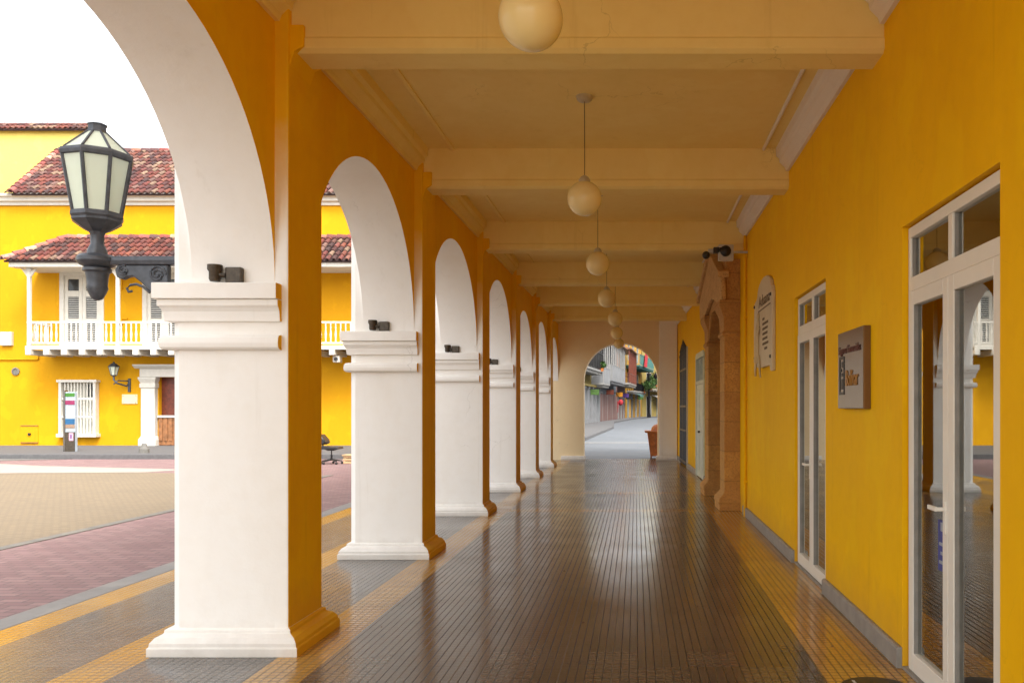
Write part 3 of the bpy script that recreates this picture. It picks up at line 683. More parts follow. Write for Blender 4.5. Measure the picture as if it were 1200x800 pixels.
MB().tube([(cx + .1, cy + .05, cz + .02), (XR + .01, cy + .05, cz + .02)], .018, 8).build('arm', M['trim'], cm)
cm2 = thing('security_camera', 'black dome camera left of the white box camera over the portal', 'camera', (1.05, 12.0, 3.7), 'security cameras over the portal')
cx2, cz2 = wx(827.5, 12.0), wz(299, 12.0)
MB().sphere((cx2, 12.0, cz2), .058, 20, 14).build('dome', M['black'], cm2, smooth=True)
MB().box(cx2 + .03, cx - .12, 11.98, 12.06, cz2 + .03, cz2 + .09).build('arm', M['trim'], cm2, bevel=.008)
MB().box(cx2 + .10, cx2 + .22, 11.9, 12.0, cz2 + .02, cz2 + .10).build('bracket', M['black'], cm2, bevel=.008)
MB().box(cx2 + .16, cx2 + .20, 12.0, 12.13, cz2 + .09, cz2 + .13).build('hanger', M['trim'], cm2)
lt = MB(); rl = random.Random(12)
for k in range(70):
    x, y = (rl.uniform(1.2, 1.58) if k % 3 else rl.uniform(-1.9, 1.5)), rl.uniform(3.5, 18); q = rl.uniform(.004, .011); a = rl.random() * 6
    lt.prism([(x + q * math.cos(a + t) * (1 + .5 * (t == 0)), y + q * math.sin(a + t)) for t in (0, 1.3, 2.8, 4.4)], 'z', .0005, .003)
setp(lt.build('litter', M['engrave']), 'tiny crumbs of dirt scattered over the walkway tiles', 'litter', kind='stuff')
# metal cover in the floor
cv = MB(); cv.lathe([(.21, .001), (.21, .007), (.20, .009), (.001, .009)], (1.37, 4.64, 0), 32)
cv = cv.build('floor_drain', M['black'], smooth=True); setp(cv, 'round black floor cover in the yellow tiles beside the near glass door', 'drain cover')
MB().box(1.26, 1.275, 4.52, 4.78, .0095, .011).build('ridge', M['trim'], cv)

# ------------------------------------------------------------------ roofs of barrel tiles
PAL = [(.30, .075, .05), (.34, .10, .06), (.25, .06, .045), (.14, .045, .04), (.10, .05, .05), (.32, .13, .09), (.46, .30, .20), (.29, .09, .075), (.22, .055, .045), (.36, .20, .16), (.19, .085, .07), (.27, .07, .05), (.12, .05, .045)]
def tile_roof(name, parent, eaveL, eaveR, ridgeL, ridgeR, cw=.24, tl=.40, seed=1, ridge=True):
    rnd = random.Random(seed)
    eL, eR, rL, rR = map(Vector, (eaveL, eaveR, ridgeL, ridgeR))
    u = (eR - eL).normalized(); up = (rL - eL); up -= u * up.dot(u); sl = up.length; v = up.normalized(); nrm = u.cross(v)
    if nrm.z < 0: nrm = -nrm
    W = (eR - eL).length; vs = []; fs = []; cols = []
    l0 = (rL - eL).dot(u); r0 = (rR - eL).dot(u)
    def tile(a, bb, r0_, r1_, col, jit=0):
        d = (bb - a).normalized(); side = d.cross(nrm).normalized(); n0 = len(vs); K = 6
        for (p, r) in ((a, r0_), (bb, r1_)):
            for k in range(K + 1):
                t = math.pi * k / K; q = p + side * math.cos(t) * r + nrm * math.sin(t) * r * 1.05; vs.append(tuple(q))
        for k in range(K): fs.append((n0 + k, n0 + k + 1, n0 + K + 1 + k + 1, n0 + K + 1 + k)); cols.append(col)
        # thickness at the lower lip
        m0 = len(vs)
        for k in range(K + 1):
            t = math.pi * k / K; vs.append(tuple(a + side * math.cos(t) * r0_ * .8 + nrm * math.sin(t) * r0_ * .62))
        for k in range(K): fs.append((n0 + k, m0 + k, m0 + k + 1, n0 + k + 1)); cols.append(col)
    nc = int(W / cw); nr = int(sl / tl)
    for i in range(int(min(0, l0) / cw) - 1, nc + 1):
        x = (i + .5) * cw
        for j in range(nr + 1):
            s = j * tl; t = s / sl; lo = l0 * t; hi = W + (r0 - W) * t
            if x < lo - .12 or x > hi + .12 or s > sl - .1: continue
            c = rnd.choice(PAL); k = .8 + .5 * rnd.random(); c = tuple(min(1, q * k * .42) for q in c)
            jx = (rnd.random() - .5) * .02
            a = eL + u * (x + jx) + v * (s - .05) + nrm * (.045 + .012 * rnd.random()); bb = eL + u * (x + jx) + v * (min(s + tl + .03, sl)) + nrm * .015
            tile(a, bb, cw * .37, cw * .31, c)
    if ridge:
        L = (rR - rL).length; k = 0
        while k * .4 < L - .2:
            c = rnd.choice(PAL[3:10]); a = rL + u * (k * .4) + Vector((0, 0, .05)); bb = rL + u * (k * .4 + .43) + Vector((0, 0, .03)); tile(a, bb, .13, .11, c); k += 1
        for (e, r) in ((eL, rL), (eR, rR)):
            if (r - e).cross(v).length < .2: continue
            L = (r - e).length; dd = (r - e).normalized(); k = 0
            while k * .4 < L - .1:
                c = rnd.choice(PAL[3:10]); a = e + dd * (k * .4) + nrm * .08; bb = e + dd * (k * .4 + .43) + nrm * .05; tile(a, bb, .13, .11, c); k += 1
    # bedding board
    n0 = len(vs); th = nrm * -.06
    for p in (eL, eR, rR, rL): vs.append(tuple(p))
    for p in (eL, eR, rR, rL): vs.append(tuple(p + th))
    fs2 = [(0, 1, 2, 3), (7, 6, 5, 4), (0, 4, 5, 1), (1, 5, 6, 2), (2, 6, 7, 3), (3, 7, 4, 0)]
    for q in fs2: fs.append(tuple(n0 + i for i in q)); cols.append((.035, .02, .02))
    me = bpy.data.meshes.new(name); off = ORG.get(parent.name, Vector((0, 0, 0)))
    me.from_pydata([tuple(Vector(p) - off) for p in vs], [], fs); me.update()
    at = me.color_attributes.new('tint', 'FLOAT_COLOR', 'CORNER')
    data = []
    for p in me.polygons:
        c = cols[p.index]
        for _ in range(p.loop_total): data += [c[0], c[1], c[2], 1]
    at.data.foreach_set('color', data)
    me.materials.append(M['tile'])
    o = bpy.data.objects.new(name, me); COL.objects.link(o); o.parent = parent; ORG[o.name] = off
    return o

# ------------------------------------------------------------------ yellow building across the square
YF = 31.6
yb = thing('colonial_building', 'bright yellow two storey colonial house with white balcony and clay tiled roofs across the square', 'building', (-17, YF, 0))
xl, xr_ = -46.0, -5.0
def ff(x0, x1, y0, y1, Y=YF): return (wx(x0, Y), wx(x1, Y), wz(y1, Y), wz(y0, Y))
EZ = wz(241, YF)
# wall with openings: doors on the balcony, window, doorcase
wops = []
dpx = [(70, 122), (167, 219), (264, 316), (424, 476)]
BZ = wz(405, YF)
for a, b_ in dpx: wops.append((wx(a, YF), wx(b_, YF), BZ, wz(319, YF)))
low = [(wx(75, YF), wx(114, YF), wz(509, YF), wz(448, YF)), (wx(186, YF), wx(222, YF), .1, wz(442, YF)), (wx(300, YF), wx(338, YF), wz(509, YF), wz(448, YF))]
w = MB(); MIDZ = BZ - .3
def strip_wall(w, x0, x1, za, zb, ops, y0, y1):
    x = x0
    for (a, b2, c, d2) in sorted(ops):
        w.box(x, a, y0, y1, za, zb); w.box(a, b2, y0, y1, d2, zb)
        if c > za: w.box(a, b2, y0, y1, za, c)
        x = b2
    w.box(x, x1, y0, y1, za, zb)
strip_wall(w, xl, xr_, 0, MIDZ, low, YF, YF + .4); strip_wall(w, xl, xr_, MIDZ, EZ, wops, YF, YF + .4)
w.box(xl, xr_, YF + 6.5, YF + 7, 0, 8)
w.box(xl, xr_, YF + .41, YF + .5, 0, EZ - .5)
w.build('wall', M['facade'], yb)
MB().box(xl, xr_, YF - .05, YF + .01, .0, wz(523.5, YF)).build('plinth', M['concrete'], yb, bevel=.01)
# eave cornice
c = MB(); zc0, zc1 = wz(241, YF), wz(229, YF)
c.prism([(YF + .4, zc0), (YF - .08, zc0), (YF - .10, zc0 + .1), (YF - .2, zc0 + .14), (YF - .22, zc0 + .26), (YF - .32, zc0 + .3), (YF - .34, zc1), (YF + .4, zc1)], 'x', xl, xr_)
c.build('cornice', M['trim'], yb)
er = wz(227.5, YF - .4); rid = 35.6
tile_roof('roof', yb, (wx(13, YF - .4), YF - .4, er), (xr_, YF - .4, er), (wx(70, rid), rid, wz(178, rid)), (xr_, rid, wz(178, rid)), .24, .42, 3)
# tall wing behind
tw = thing('tall_wing', 'pale yellow blank gable wall with tile coping rising behind the tiled roof', 'building', (-32, 36.2, 0))
tr_ = wx(103, 36.2)
MB().box(-60, tr_, 36.2, 44, 0, wz(152.5, 36.2)).build('wall', M['facade_sunlit'], tw)
tile_roof('coping', tw, (-52, 36.0, wz(152, 36)), (tr_ + .1, 36.0, wz(152, 36)), (-52, 36.9, wz(146, 36.9)), (tr_ + .1, 36.9, wz(146, 36.9)), .24, .5, 8, False)
MB().box(xl, tr_ - .0, YF + .45, 36.1, 0, EZ - .02).build('side_wall', M['facade'], tw)
# balcony
YBk = YF - 1.25
bx0, bx1 = wx(31, YBk), wx(455, YBk)
bzf = wz(404.5, YBk); bzr = wz(377, YBk)
bal = MB().box(bx0, bx1, YBk, YF + .001, bzf - .10, bzf).box(bx0 - .03, bx1, YBk - .04, YBk + .03, bzf - .16, bzf - .02).build('balcony', M['trim'], yb, bevel=.01)
jo = MB(); k = 0
x = bx0 + .02
while x < bx1:
    jo.box(x, x + .20, YBk - .10, YF - .001, bzf - .36, bzf - .163); x += .66
jo.build('joist', M['trim'], bal, bevel=.015)
MB().box(bx0, bx1, YBk - .0, YBk + .07, bzr - .05, bzr + .02).build('top_rail', M['trim'], bal, bevel=.008)
MB().box(bx0, bx1, YBk + .005, YBk + .065, bzf + .05, bzf + .12).build('bottom_rail', M['trim'], bal, bevel=.008)
MB().box(bx0, bx0 + .07, YBk + .07, YF, bzr - .05, bzr + .02).build('side_rail', M['trim'], bal)
hb = bzr - .05 - bzf - .12
bp = MB().lathe([(.028, 0), (.032, .05), (.022, .08), (.036, .2 * hb / .75), (.043, .32 * hb / .75), (.026, .45 * hb / .75), (.02, .5 * hb / .75), (.03, .58 * hb / .75), (.022, .66 * hb / .75), (.03, hb - .04), (.03, hb)], (0, 0, 0), 10)
b0 = None; px_posts = [33.5, 137.5, 241, 345, 449]
x = bx0 + .16; cnt = 0
poss = []
while x < bx1 - .1 and cnt < 90: poss.append((x, YBk + .035)); x += .185; cnt += 1
for k in range(6): poss.append((bx0 + .035, YBk + .17 + k * .18))
for (x, y) in poss:
    if any(abs(x - wx(p, YBk)) < .08 for p in px_posts) and y < YBk + .1: continue
    if b0 is None:
        b0 = bp.build('baluster', M['trim'], bal, smooth=True); o = b0
    else:
        o = b0.copy(); COL.objects.link(o); o.parent = bal
    o.location = Vector((x, y, bzf + .12)) - Vector((0, 0, 0))
# first baluster mesh was offset by the parent origin: undo it in every location
for o in [c for c in bal.children if c.name.startswith('baluster')]:
    pass
pz1 = wz(314, YBk)
for p in px_posts:
    x = wx(p, YBk)
    MB().box(x - .055, x + .055, YBk - .015, YBk + .095, bzf - .1, pz1).box(x - .10, x + .10, YBk - .03, YBk + .11, pz1 - .12, pz1 - .01).build('post', M['trim'], bal, bevel=.008)
    MB().prism([(x - .05, pz1 - .12), (x - .30, pz1 - .12 + .12), (x - .05, pz1 - .35)], 'y', YBk + .01, YBk + .06).prism([(x + .05, pz1 - .12), (x + .30, pz1), (x + .05, pz1 - .35)], 'y', YBk + .01, YBk + .06).build('post_bracket', M['trim'], bal)
MB().box(wx(10, YBk - .25), bx1 + .3, YBk - .25, YBk + .15, wz(314, YBk), wz(306.5, YBk)).box(wx(10, YBk - .25), bx1 + .3, YBk + .15, YF - .001, pz1 + .02, pz1 + .1).build('fascia', M['trim'], yb, bevel=.01)
e2 = wz(305.5, YBk - .35)
tile_roof('balcony_roof', yb, (wx(4, YBk - .35), YBk - .35, e2), (bx1 + .4, YBk - .35, e2), (wx(80, YF - .02), YF - .02, wz(280, YF)), (bx1 + .4, YF - .02, wz(280, YF)), .235, .36, 5)
# balcony doors: white, two leaves, louvres above a solid panel
def balcony_door(a, b_):
    x0, x1 = wx(a, YF), wx(b_, YF); z1 = wz(319, YF); z0 = BZ
    d = MB().box(x0, x0 + .17, YF - .03, YF + .1, z0, z1).box(x1 - .17, x1, YF - .03, YF + .1, z0, z1).box(x0 + .17, x1 - .17, YF - .03, YF + .1, z1 - .14, z1).build('balcony_door', M['trim'], yb, bevel=.01)
    xm = (x0 + x1) / 2
    for (u, v) in ((x0 + .17, xm - .004), (xm + .004, x1 - .17)):
        w_ = .13
        lf = MB().box(u, u + w_, YF + .02, YF + .07, z0, z1 - .14).box(v - w_, v, YF + .02, YF + .07, z0, z1 - .14)
        zs = [(z0, z0 + .16), (z0 + .95, z0 + 1.05), (z0 + 1.9, z0 + 2.12), (z1 - .26, z1 - .14)]
        for (p, q) in zs: lf.box(u + w_, v - w_, YF + .02, YF + .07, p, q)
        l = lf.build('leaf', M['trim'], d, bevel=.006)
        MB().box(u + w_, v - w_, YF + .055, YF + .06, z0 + .1, z1 - .2).build('dark_pane', M['dark_opening'], l)
        lv = MB()
        for (p, q) in ((z0 + .16, z0 + .95), (z0 + 1.05, z0 + 1.9)):
            k = p + .03
            while k < q - .03:
                lv.prism([(YF + .025, k), (YF + .052, k + .035), (YF + .052, k + .045), (YF + .025, k + .01)], 'x', u + w_, v - w_); k += .085
        lv.build('louvre', plain('grey_louvre', (.42, .42, .40), .6) if 'grey_louvre' not in bpy.data.materials else bpy.data.materials['grey_louvre'], l)
for a, b_ in dpx: balcony_door(a, b_)
rel = MB()
for y in (322, 372):
    rel.box(wx(142, YF), wx(150, YF), YF - .05, YF + .001, wz(y + 2, YF), wz(y, YF)).box(wx(142, YF), wx(144, YF), YF - .05, YF + .001, wz(y + 18, YF) if y < 350 else wz(y + 9, YF), wz(y + 2, YF))
rel.build('wall_bracket', M['facade'], yb)
# barred window
def barred(a, b_):
    x0, x1, z0, z1 = ff(a, b_, 445, 510)
    d = MB().box(x0, x0 + .10, YF - .22, YF + .01, z0, z1).box(x1 - .10, x1, YF - .22, YF + .01, z0, z1)
    d.box(x0 - .06, x1 + .06, YF - .26, YF + .01, z1 - .1, z1).box(x0 - .06, x1 + .06, YF - .27, YF + .01, z0 - .06, z0 + .07)
    d.box(x0 + .1, x1 - .1, YF - .19, YF - .14, wz(468.5, YF), wz(466, YF)).box(x0 + .1, x1 - .1, YF - .19, YF - .14, wz(489.5, YF), wz(487.5, YF))
    wn_ = d.build('window', M['trim'], yb, bevel=.01)
    for k in range(9):
        x = x0 + .1 + (x1 - x0 - .2) * (k + 1) / 10
        MB().tube([(x, YF - .165, z0 + .05), (x, YF - .165, z1 - .08)], .024, 8).build('bar', M['trim'], wn_)
    MB().box(x0 + .1, x1 - .1, YF + .06, YF + .09, z0 + .05, z1 - .05).build('shutter', plain('pale_shutter', (.50, .50, .44), .6) if 'pale_shutter' not in bpy.data.materials else bpy.data.materials['pale_shutter'], wn_)
    MB().box(x1 - .45, x1 - .12, YF + .045, YF + .058, wz(465, YF), z1 - .15).build('dark_pane', M['dark_opening'], wn_)
barred(73, 116); barred(298, 340)
# doorcase
dx0, dx1 = wx(166, YF), wx(244, YF)
dc = MB()
def pil(a, b_):
    x0, x1 = wx(a, YF), wx(b_, YF)
    dc.rings([[(x0 - e, YF - .22 - e, z), (x1 + e, YF - .22 - e, z), (x1 + e, YF + .01, z), (x0 - e, YF + .01, z)] for e, z in ((.07, .11), (.07, .35), (.0, .5), (0, wz(455, YF)), (.04, wz(454, YF)), (.04, wz(450, YF)), (0.01, wz(449, YF)), (.08, wz(444, YF)), (.08, wz(442, YF)))])
pil(169, 185); pil(223, 239)
dc.box(wx(168, YF), wx(240, YF), YF - .25, YF + .01, wz(441.8, YF), wz(432, YF)).prism([(YF + .01, wz(432, YF)), (YF - .30, wz(432, YF)), (YF - .45, wz(429, YF)), (YF - .45, wz(427.5, YF)), (YF + .01, wz(427.5, YF))], 'x', wx(163, YF), wx(245, YF))
dc.build('doorcase', M['trim'], yb, bevel=.012)
ld = MB().box(wx(186, YF), wx(222, YF), YF + .2, YF + .26, .1, wz(442, YF)).build('entrance_door', M['dark_wood'], yb)
hg = MB().box(wx(186.5, YF), wx(221.5, YF), YF - .05, YF + .03, .14, wz(489, YF))
x = wx(187.5, YF)
while x < wx(220, YF): hg.box(x, x + .13, YF - .08, YF - .045, .3, 1.15).box(x, x + .13, YF - .08, YF - .045, 1.0 + .2, wz(491, YF)); x += .19
hg.build('half_gate', M['brown_wood'], yb, bevel=.008)
MB().box(wx(186, YF), wx(222, YF), YF - .12, YF + .05, wz(489, YF), wz(486.5, YF)).build('gate_ledge', M['trim'], yb)
# wall bits
bxs = MB().box(*ff(3, 16, 389, 405)[:2], YF - .13, YF + .01, wz(405, YF), wz(389, YF)).build('meter_box', M['trim'], bevel=.015)
setp(bxs, 'small white meter box on the yellow wall left of the balcony', 'meter box')
MB().box(wx(5, YF), wx(14, YF), YF - .142, YF - .13, wz(403.5, YF), wz(390.5, YF)).build('lid', M['trim'], bxs)
vt = MB().lathe([(.14, 0), (.15, -.05), (.10, -.06), (.09, -.03)], (wx(19, YF), YF, wz(435, YF)), 20, axis='y').build('wall_vent', M['concrete'], smooth=True)
setp(vt, 'round grey vent ring low on the yellow wall', 'vent'); MB().lathe([(.088, -.028), (.001, -.03)], (wx(19, YF), YF, wz(435, YF)), 20, axis='y').build('mouth', M['black'], vt)
cp = MB().tube([(-30, YF - .04, wz(421, YF)), (wx(44, YF), YF - .04, wz(421, YF)), (wx(46, YF), YF - .04, wz(420, YF)), (wx(46, YF), YF - .04, wz(417, YF))], .03, 8).build('conduit', M['facade'], smooth=True)
setp(cp, 'yellow painted conduit running along the wall under the meter box', 'pipe')
ht = thing('utility_hatch', 'square yellow utility hatch low on the yellow wall', 'hatch', (wx(35, YF), YF, wz(518, YF)))
MB().box(wx(25, YF), wx(45, YF), YF - .03, YF + .01, wz(518, YF), wz(499, YF)).build('door', M['facade'], ht, bevel=.008)
MB().box(wx(25, YF), wx(45, YF), YF - .05, YF - .0, wz(519, YF), wz(518, YF)).box(wx(25, YF), wx(45, YF), YF - .05, YF - .0, wz(499, YF), wz(498.2, YF)).build('edge_strip', M['brown_wood'], ht)
MB().lathe([(.05, 0), (.05, -.05), (.001, -.055)], (wx(35.5, YF), YF - .03, wz(508.5, YF)), 14, axis='y').build('knob', M['black'], ht)
pqd = MB().box(wx(143.5, YF), wx(161.5, YF), YF - .04, YF + .01, wz(473, YF), wz(462, YF)).build('name_plate', M['ceramic'], bevel=.01)
setp(pqd, 'blank looking cream plate on the yellow wall beside the white doorcase', 'plate')
bo = MB()
for x, y in ((145, 463.5), (160, 463.5), (145, 471.5), (160, 471.5)): bo.lathe([(.018, -.04), (.018, -.05), (.001, -.052)], (wx(x, YF), YF, wz(y, YF)), 10, axis='y')
bo.build('bolt', M['bronze'], pqd)
# small wall lantern
sl = thing('small_lantern', 'small black wall lantern on the yellow wall above the cream plate', 'street lamp', (wx(149, YF), YF, wz(450, YF)))
lx = wx(141.5, YF); ly = YF - .42
def zz(y): return wz(y, YF - .3)
MB().tube([(wx(151.5, YF), YF - .02, zz(449)), (wx(150, YF), YF - .1, zz(452)), (lx + .12, ly, zz(449)), (lx, ly, zz(445)), (lx, ly, zz(440))], .035, 8).tube([(wx(151.5, YF), YF - .02, zz(446)), (lx + .15, ly, zz(446)), (lx, ly, zz(450))], .025, 8).build('arm', M['iron'], sl, smooth=True)
MB().box(wx(150.5, YF), wx(153.5, YF), YF - .05, YF + .01, zz(459), zz(443)).build('wall_plate', M['iron'], sl, bevel=.01)
def r6(r, z): return [(lx + r * math.cos(k * math.pi / 3 + .3), ly + r * math.sin(k * math.pi / 3 + .3), z) for k in range(6)]
MB().rings([r6(r, z) for r, z in ((.10, zz(439.5)), (.17, zz(430)))]).build('glass_body', M['frost'], sl)
for k in range(6): MB().tube([r6(.10, zz(439.5))[k], r6(.175, zz(430))[k]], .012, 5).build('glazing_bar', M['iron'], sl)
MB().rings([r6(r, z) for r, z in ((.21, zz(430)), (.20, zz(429.3)), (.10, zz(426.3)), (.05, zz(425.8)), (.03, zz(424.5)), (.005, zz(423.5)))]).build('cap', M['iron'], sl)
MB().rings([r6(r, z) for r, z in ((.05, zz(441)), (.11, zz(440)), (.11, zz(439.3)))]).build('foot', M['iron'], sl)
# camera under the balcony
sc1 = MB().box(wx(391, 30.6), wx(399, 30.6), 30.5, 30.8, bzf - .62, bzf - .38).build('balcony_camera', M['trim'], bevel=.02)
setp(sc1, 'small white camera housing fixed under the balcony joists', 'camera'); MB().lathe([(.07, 0), (.07, -.04), (.001, -.05)], (wx(395, 30.6), 30.5, bzf - .5), 14, axis='y').build('lens', M['black'], sc1)
# totem sign
ty = 27.2; tx0, tx1 = wx(76.5, ty), wx(88, ty); tw_ = tx1 - tx0
tt = thing('information_totem', 'slim information totem with coloured panels on the kerbed island of the square', 'sign', ((tx0 + tx1) / 2, ty, .1))
MB().box(tx0, tx1, ty, ty + .12, .10, wz(459, ty)).build('board', M['poster'], tt, bevel=.008)
MB().box(tx0 - .06, tx0 - .002, ty - .02, ty + .14, .10, wz(457, ty)).build('side_post', M['steel'], tt, bevel=.006)
MB().box(tx0 + .0, tx1, ty - .012, ty - .002, .11, wz(506, ty)).build('lower_panel', M['bronze'], tt)
for (a, b_, mm, nm) in ((460.5, 464.5, 'green', 'header_band'), (469, 474, 'magenta', 'title_band'), (490.5, 497, 'sky_print', 'picture'), (497.1, 501.5, 'sand_print', 'picture')):
    MB().box(tx0 + .01, tx1 - .01, ty - .012, ty - .002, wz(b_, ty), wz(a, ty)).build(nm, M[mm], tt)
MB().box(tx0 + .13, tx1 - .05, ty - .018, ty - .0125, wz(516, ty), wz(507, ty)).build('notice', plain('pink_print', (.55, .32, .40), .4), tt)
MB().box(tx0 + .18, tx1 - .10, ty - .022, ty - .0185, wz(513.5, ty), wz(509, ty)).build('notice_mark', M['violet'], tt)
# stone stump
st = MB().rings([[(wx(160, 26) + r * math.cos(k * math.pi / 4 + .4) * (1 + .1 * math.sin(k * 3)), 26.4 + r * math.sin(k * math.pi / 4 + .4), z) for k in range(8)] for r, z in ((.15, -.02), (.16, .1), (.15, .26), (.10, .33), (.07, .42), (.04, .44))])
st = st.build('stone_stump', M['concrete'], bevel=.02); setp(st, 'short weathered stone bollard standing on the far edge of the brick paving', 'bollard')

# office chair and crate
CY = 23.4; cxp = wx(388.5, CY)
oc = thing('office_chair', 'black swivel office chair left out on the brick square, seen side on', 'chair', (cxp, CY, -.02))
g0 = -.02
for k in range(5):
    a = 2 * math.pi * k / 5 + .5; ex, ey_ = cxp + .29 * math.cos(a), CY + .29 * math.sin(a)
    MB().tube([(cxp, CY, g0 + .13), (ex, ey_, g0 + .085)], .024, 8, .018).build('base_leg', M['black'], oc, smooth=True)
    MB().lathe([(.02, -.025), (.032, -.02), (.032, .02), (.02, .025)], (ex, ey_, g0 + .033), 14, axis='y').build('castor', M['black'], oc, smooth=True)
MB().tube([(cxp, CY, g0 + .1), (cxp, CY, g0 + .27)], .03, 12).tube([(cxp, CY, g0 + .27), (cxp, CY, g0 + .40)], .016, 12).build('column', M['black'], oc, smooth=True)
MB().box(cxp - .10, cxp + .10, CY - .07, CY + .07, g0 + .385, g0 + .42).build('mechanism', M['black'], oc, bevel=.01)
sp = [(-.22, .43), (.20, .42), (.26, .44), (.27, .47), (.22, .50), (.1, .495), (-.18, .51), (-.24, .48)]
MB().prism([(cxp + x, g0 + z) for x, z in sp], 'y', CY - .23, CY + .23).build('seat', M['black'], oc, bevel=.03, smooth=True)
MB().tube([(cxp - .12, CY, g0 + .41), (cxp - .24, CY, g0 + .45), (cxp - .25, CY, g0 + .6)], .022, 8).build('back_bar', M['black'], oc, smooth=True)
bp_ = [(-.22, .54), (-.10, .60), (-.13, .70), (-.27, .86), (-.32, .83), (-.29, .68)]
MB().prism([(cxp + x, g0 + z) for x, z in bp_], 'y', CY - .20, CY + .20).build('backrest', M['black'], oc, bevel=.03, smooth=True)
cr = MB(); c0, c1 = wx(399, CY), wx(418, CY)
cr.box(c0, c1, CY + .1, CY + .5, .20, .24); cr.box(c0 + .03, c1 - .03, CY + .13, CY + .47, -.02, .05)
cr.box(c0 + .02, c1 - .02, CY + .12, CY + .48, .075, .13).box(c0 + .06, c0 + .1, CY + .14, CY + .46, .04, .21).box(c1 - .1, c1 - .06, CY + .14, CY + .46, .04, .21).box(c0 + .02, c1 - .02, CY + .13, CY + .16, .15, .19)
cr = cr.build('wooden_crate', M['pale_wood'], bevel=.006); setp(cr, 'low pale wooden crate on the bricks in front of the office chair', 'crate')

# ------------------------------------------------------------------ street beyond the far arch
def street_house(name, p0, p1, hgt, wallm, label, depth=9, ops=(), extras=None):
    """local frame: u along the facade from p0 to p1, v outwards to the street, z up"""
    a = Vector((p0[0], p0[1], 0)); b = Vector((p1[0], p1[1], 0)); u = (b - a).normalized(); L = (b - a).length
    nrm = Vector((u.y, -u.x, 0))
    t = thing(name, label, 'building', tuple(a))
    fn = lambda x, y, z: tuple(a + u * x + nrm * y + Vector((0, 0, z)))
    w = MB(); w.box(0, L, -depth, -.3, .0, hgt - .05)
    x = 0
    ops = sorted(ops)
    rows = sorted(set((o[2], o[3]) for o in ops))
    zs = [0.0] + [r[1] + .01 for r in rows[:-1]] + [hgt] if rows else [0, hgt]
    for k in range(len(zs) - 1):
        sub = [(o[0], o[1], o[2], o[3]) for o in ops if zs[k] <= o[2] < zs[k + 1]]
        x = 0
        for (s0, s1, q0, q1) in sub:
            w.box(x, s0, -.3, 0, zs[k], zs[k + 1]); w.box(s0, s1, -.3, 0, q1, zs[k + 1])
            if q0 > zs[k]: w.box(s0, s1, -.3, 0, zs[k], q0)
            x = s1
        w.box(x, L, -.3, 0, zs[k], zs[k + 1])
    w.map(fn).build('wall', wallm, t)
    for o in ops:
        mt = o[4] if len(o) > 4 else 'street_dark'
        f = MB().box(o[0] - .08, o[0] + .05, -.2, .02, o[2], o[3] + .08).box(o[1] - .05, o[1] + .08, -.2, .04, o[2], o[3] + .08).box(o[0] + .05, o[1] - .05, -.2, .04, o[3] - .03, o[3] + .08).map(fn).build('door_frame' if o[2] < .3 else 'window', M['street_trim'], t)
        MB().box(o[0] + .05, o[1] - .05, -.2, -.15, o[2], o[3] - .03).map(fn).build('door_panel' if o[2] < .3 else 'shutter', M[mt], f)
    return t, fn, L
def street_balcony(t, fn, s0, s1, z, out, rail, slabm, railm, posts=True, roof=None, panel=None, postm=None, step=.24):
    b = MB().box(s0, s1, -.02, out, z - .18, z).map(fn).build('balcony', M[slabm], t)
    br = MB(); x = s0 + .3
    while x < s1: br.box(x, x + .14, 0, out - .06, z - .42, z - .183); x += .9
    br.map(fn).build('joist', M[slabm], b)
    r = MB().box(s0, s1, out - .07, out, z + rail - .07, z + rail).box(s0, s1, out - .06, out - .01, z + .06, z + .12)
    for s in (s0, s1 - .06): r.box(s, s + .06, 0, out - .07, z + rail - .07, z + rail)
    r.map(fn).build('rail', M[railm], b)
    if panel: MB().box(s0 + .02, s1 - .02, out - .06, out - .02, z + .0, z + rail - .07).box(s0 + .0, s0 + .05, .02, out - .07, z, z + rail - .07).map(fn).build('panel', M[panel], b)
    else:
        q = MB(); x = s0 + .05
        while x < s1: q.box(x, x + .045, out - .055, out - .015, z + .12, z + rail - .07); x += step
        y = .1
        while y < out - .1: q.box(s0 + .01, s0 + .05, y, y + .045, z, z + rail - .07); y += step
        q.map(fn).build('balustrade', M[railm], b)
    if roof:
        x = s0; k = max(1, round((s1 - s0) / 1.6))
        q = MB()
        for i in range(k + 1):
            xx = s0 + (s1 - s0 - .12) * i / k; q.box(xx, xx + .12, out - .12, out, z, z + roof)
        q.map(fn).build('post', M[postm or railm], b)
        MB().prism([(-.02, z + roof + .02), (out + .25, z + roof + .02), (out + .25, z + roof + .12), (-.02, z + roof + .6)], 'x', s0 - .2, s1 + .2).map(fn).build('balcony_roof', M['brown_wood'], b)
    return b
# A: pale building with dark slatted balcony and a row of grey columns
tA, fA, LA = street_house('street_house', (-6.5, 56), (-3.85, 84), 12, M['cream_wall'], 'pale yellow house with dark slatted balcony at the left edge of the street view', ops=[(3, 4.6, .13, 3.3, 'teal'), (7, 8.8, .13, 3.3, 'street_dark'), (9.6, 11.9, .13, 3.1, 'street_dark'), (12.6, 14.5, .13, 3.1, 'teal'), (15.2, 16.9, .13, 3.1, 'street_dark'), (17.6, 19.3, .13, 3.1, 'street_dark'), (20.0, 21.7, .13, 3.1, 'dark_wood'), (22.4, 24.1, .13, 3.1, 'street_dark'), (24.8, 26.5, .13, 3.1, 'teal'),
     (4, 5.5, 5.0, 7.6, 'street_dark'), (8.5, 10, 5.0, 7.6, 'street_dark'), (13, 14.5, 5.0, 7.6, 'street_trim'), (17.5, 19, 5.0, 7.6, 'street_dark'), (22.5, 24, 5.0, 7.6, 'street_dark')])
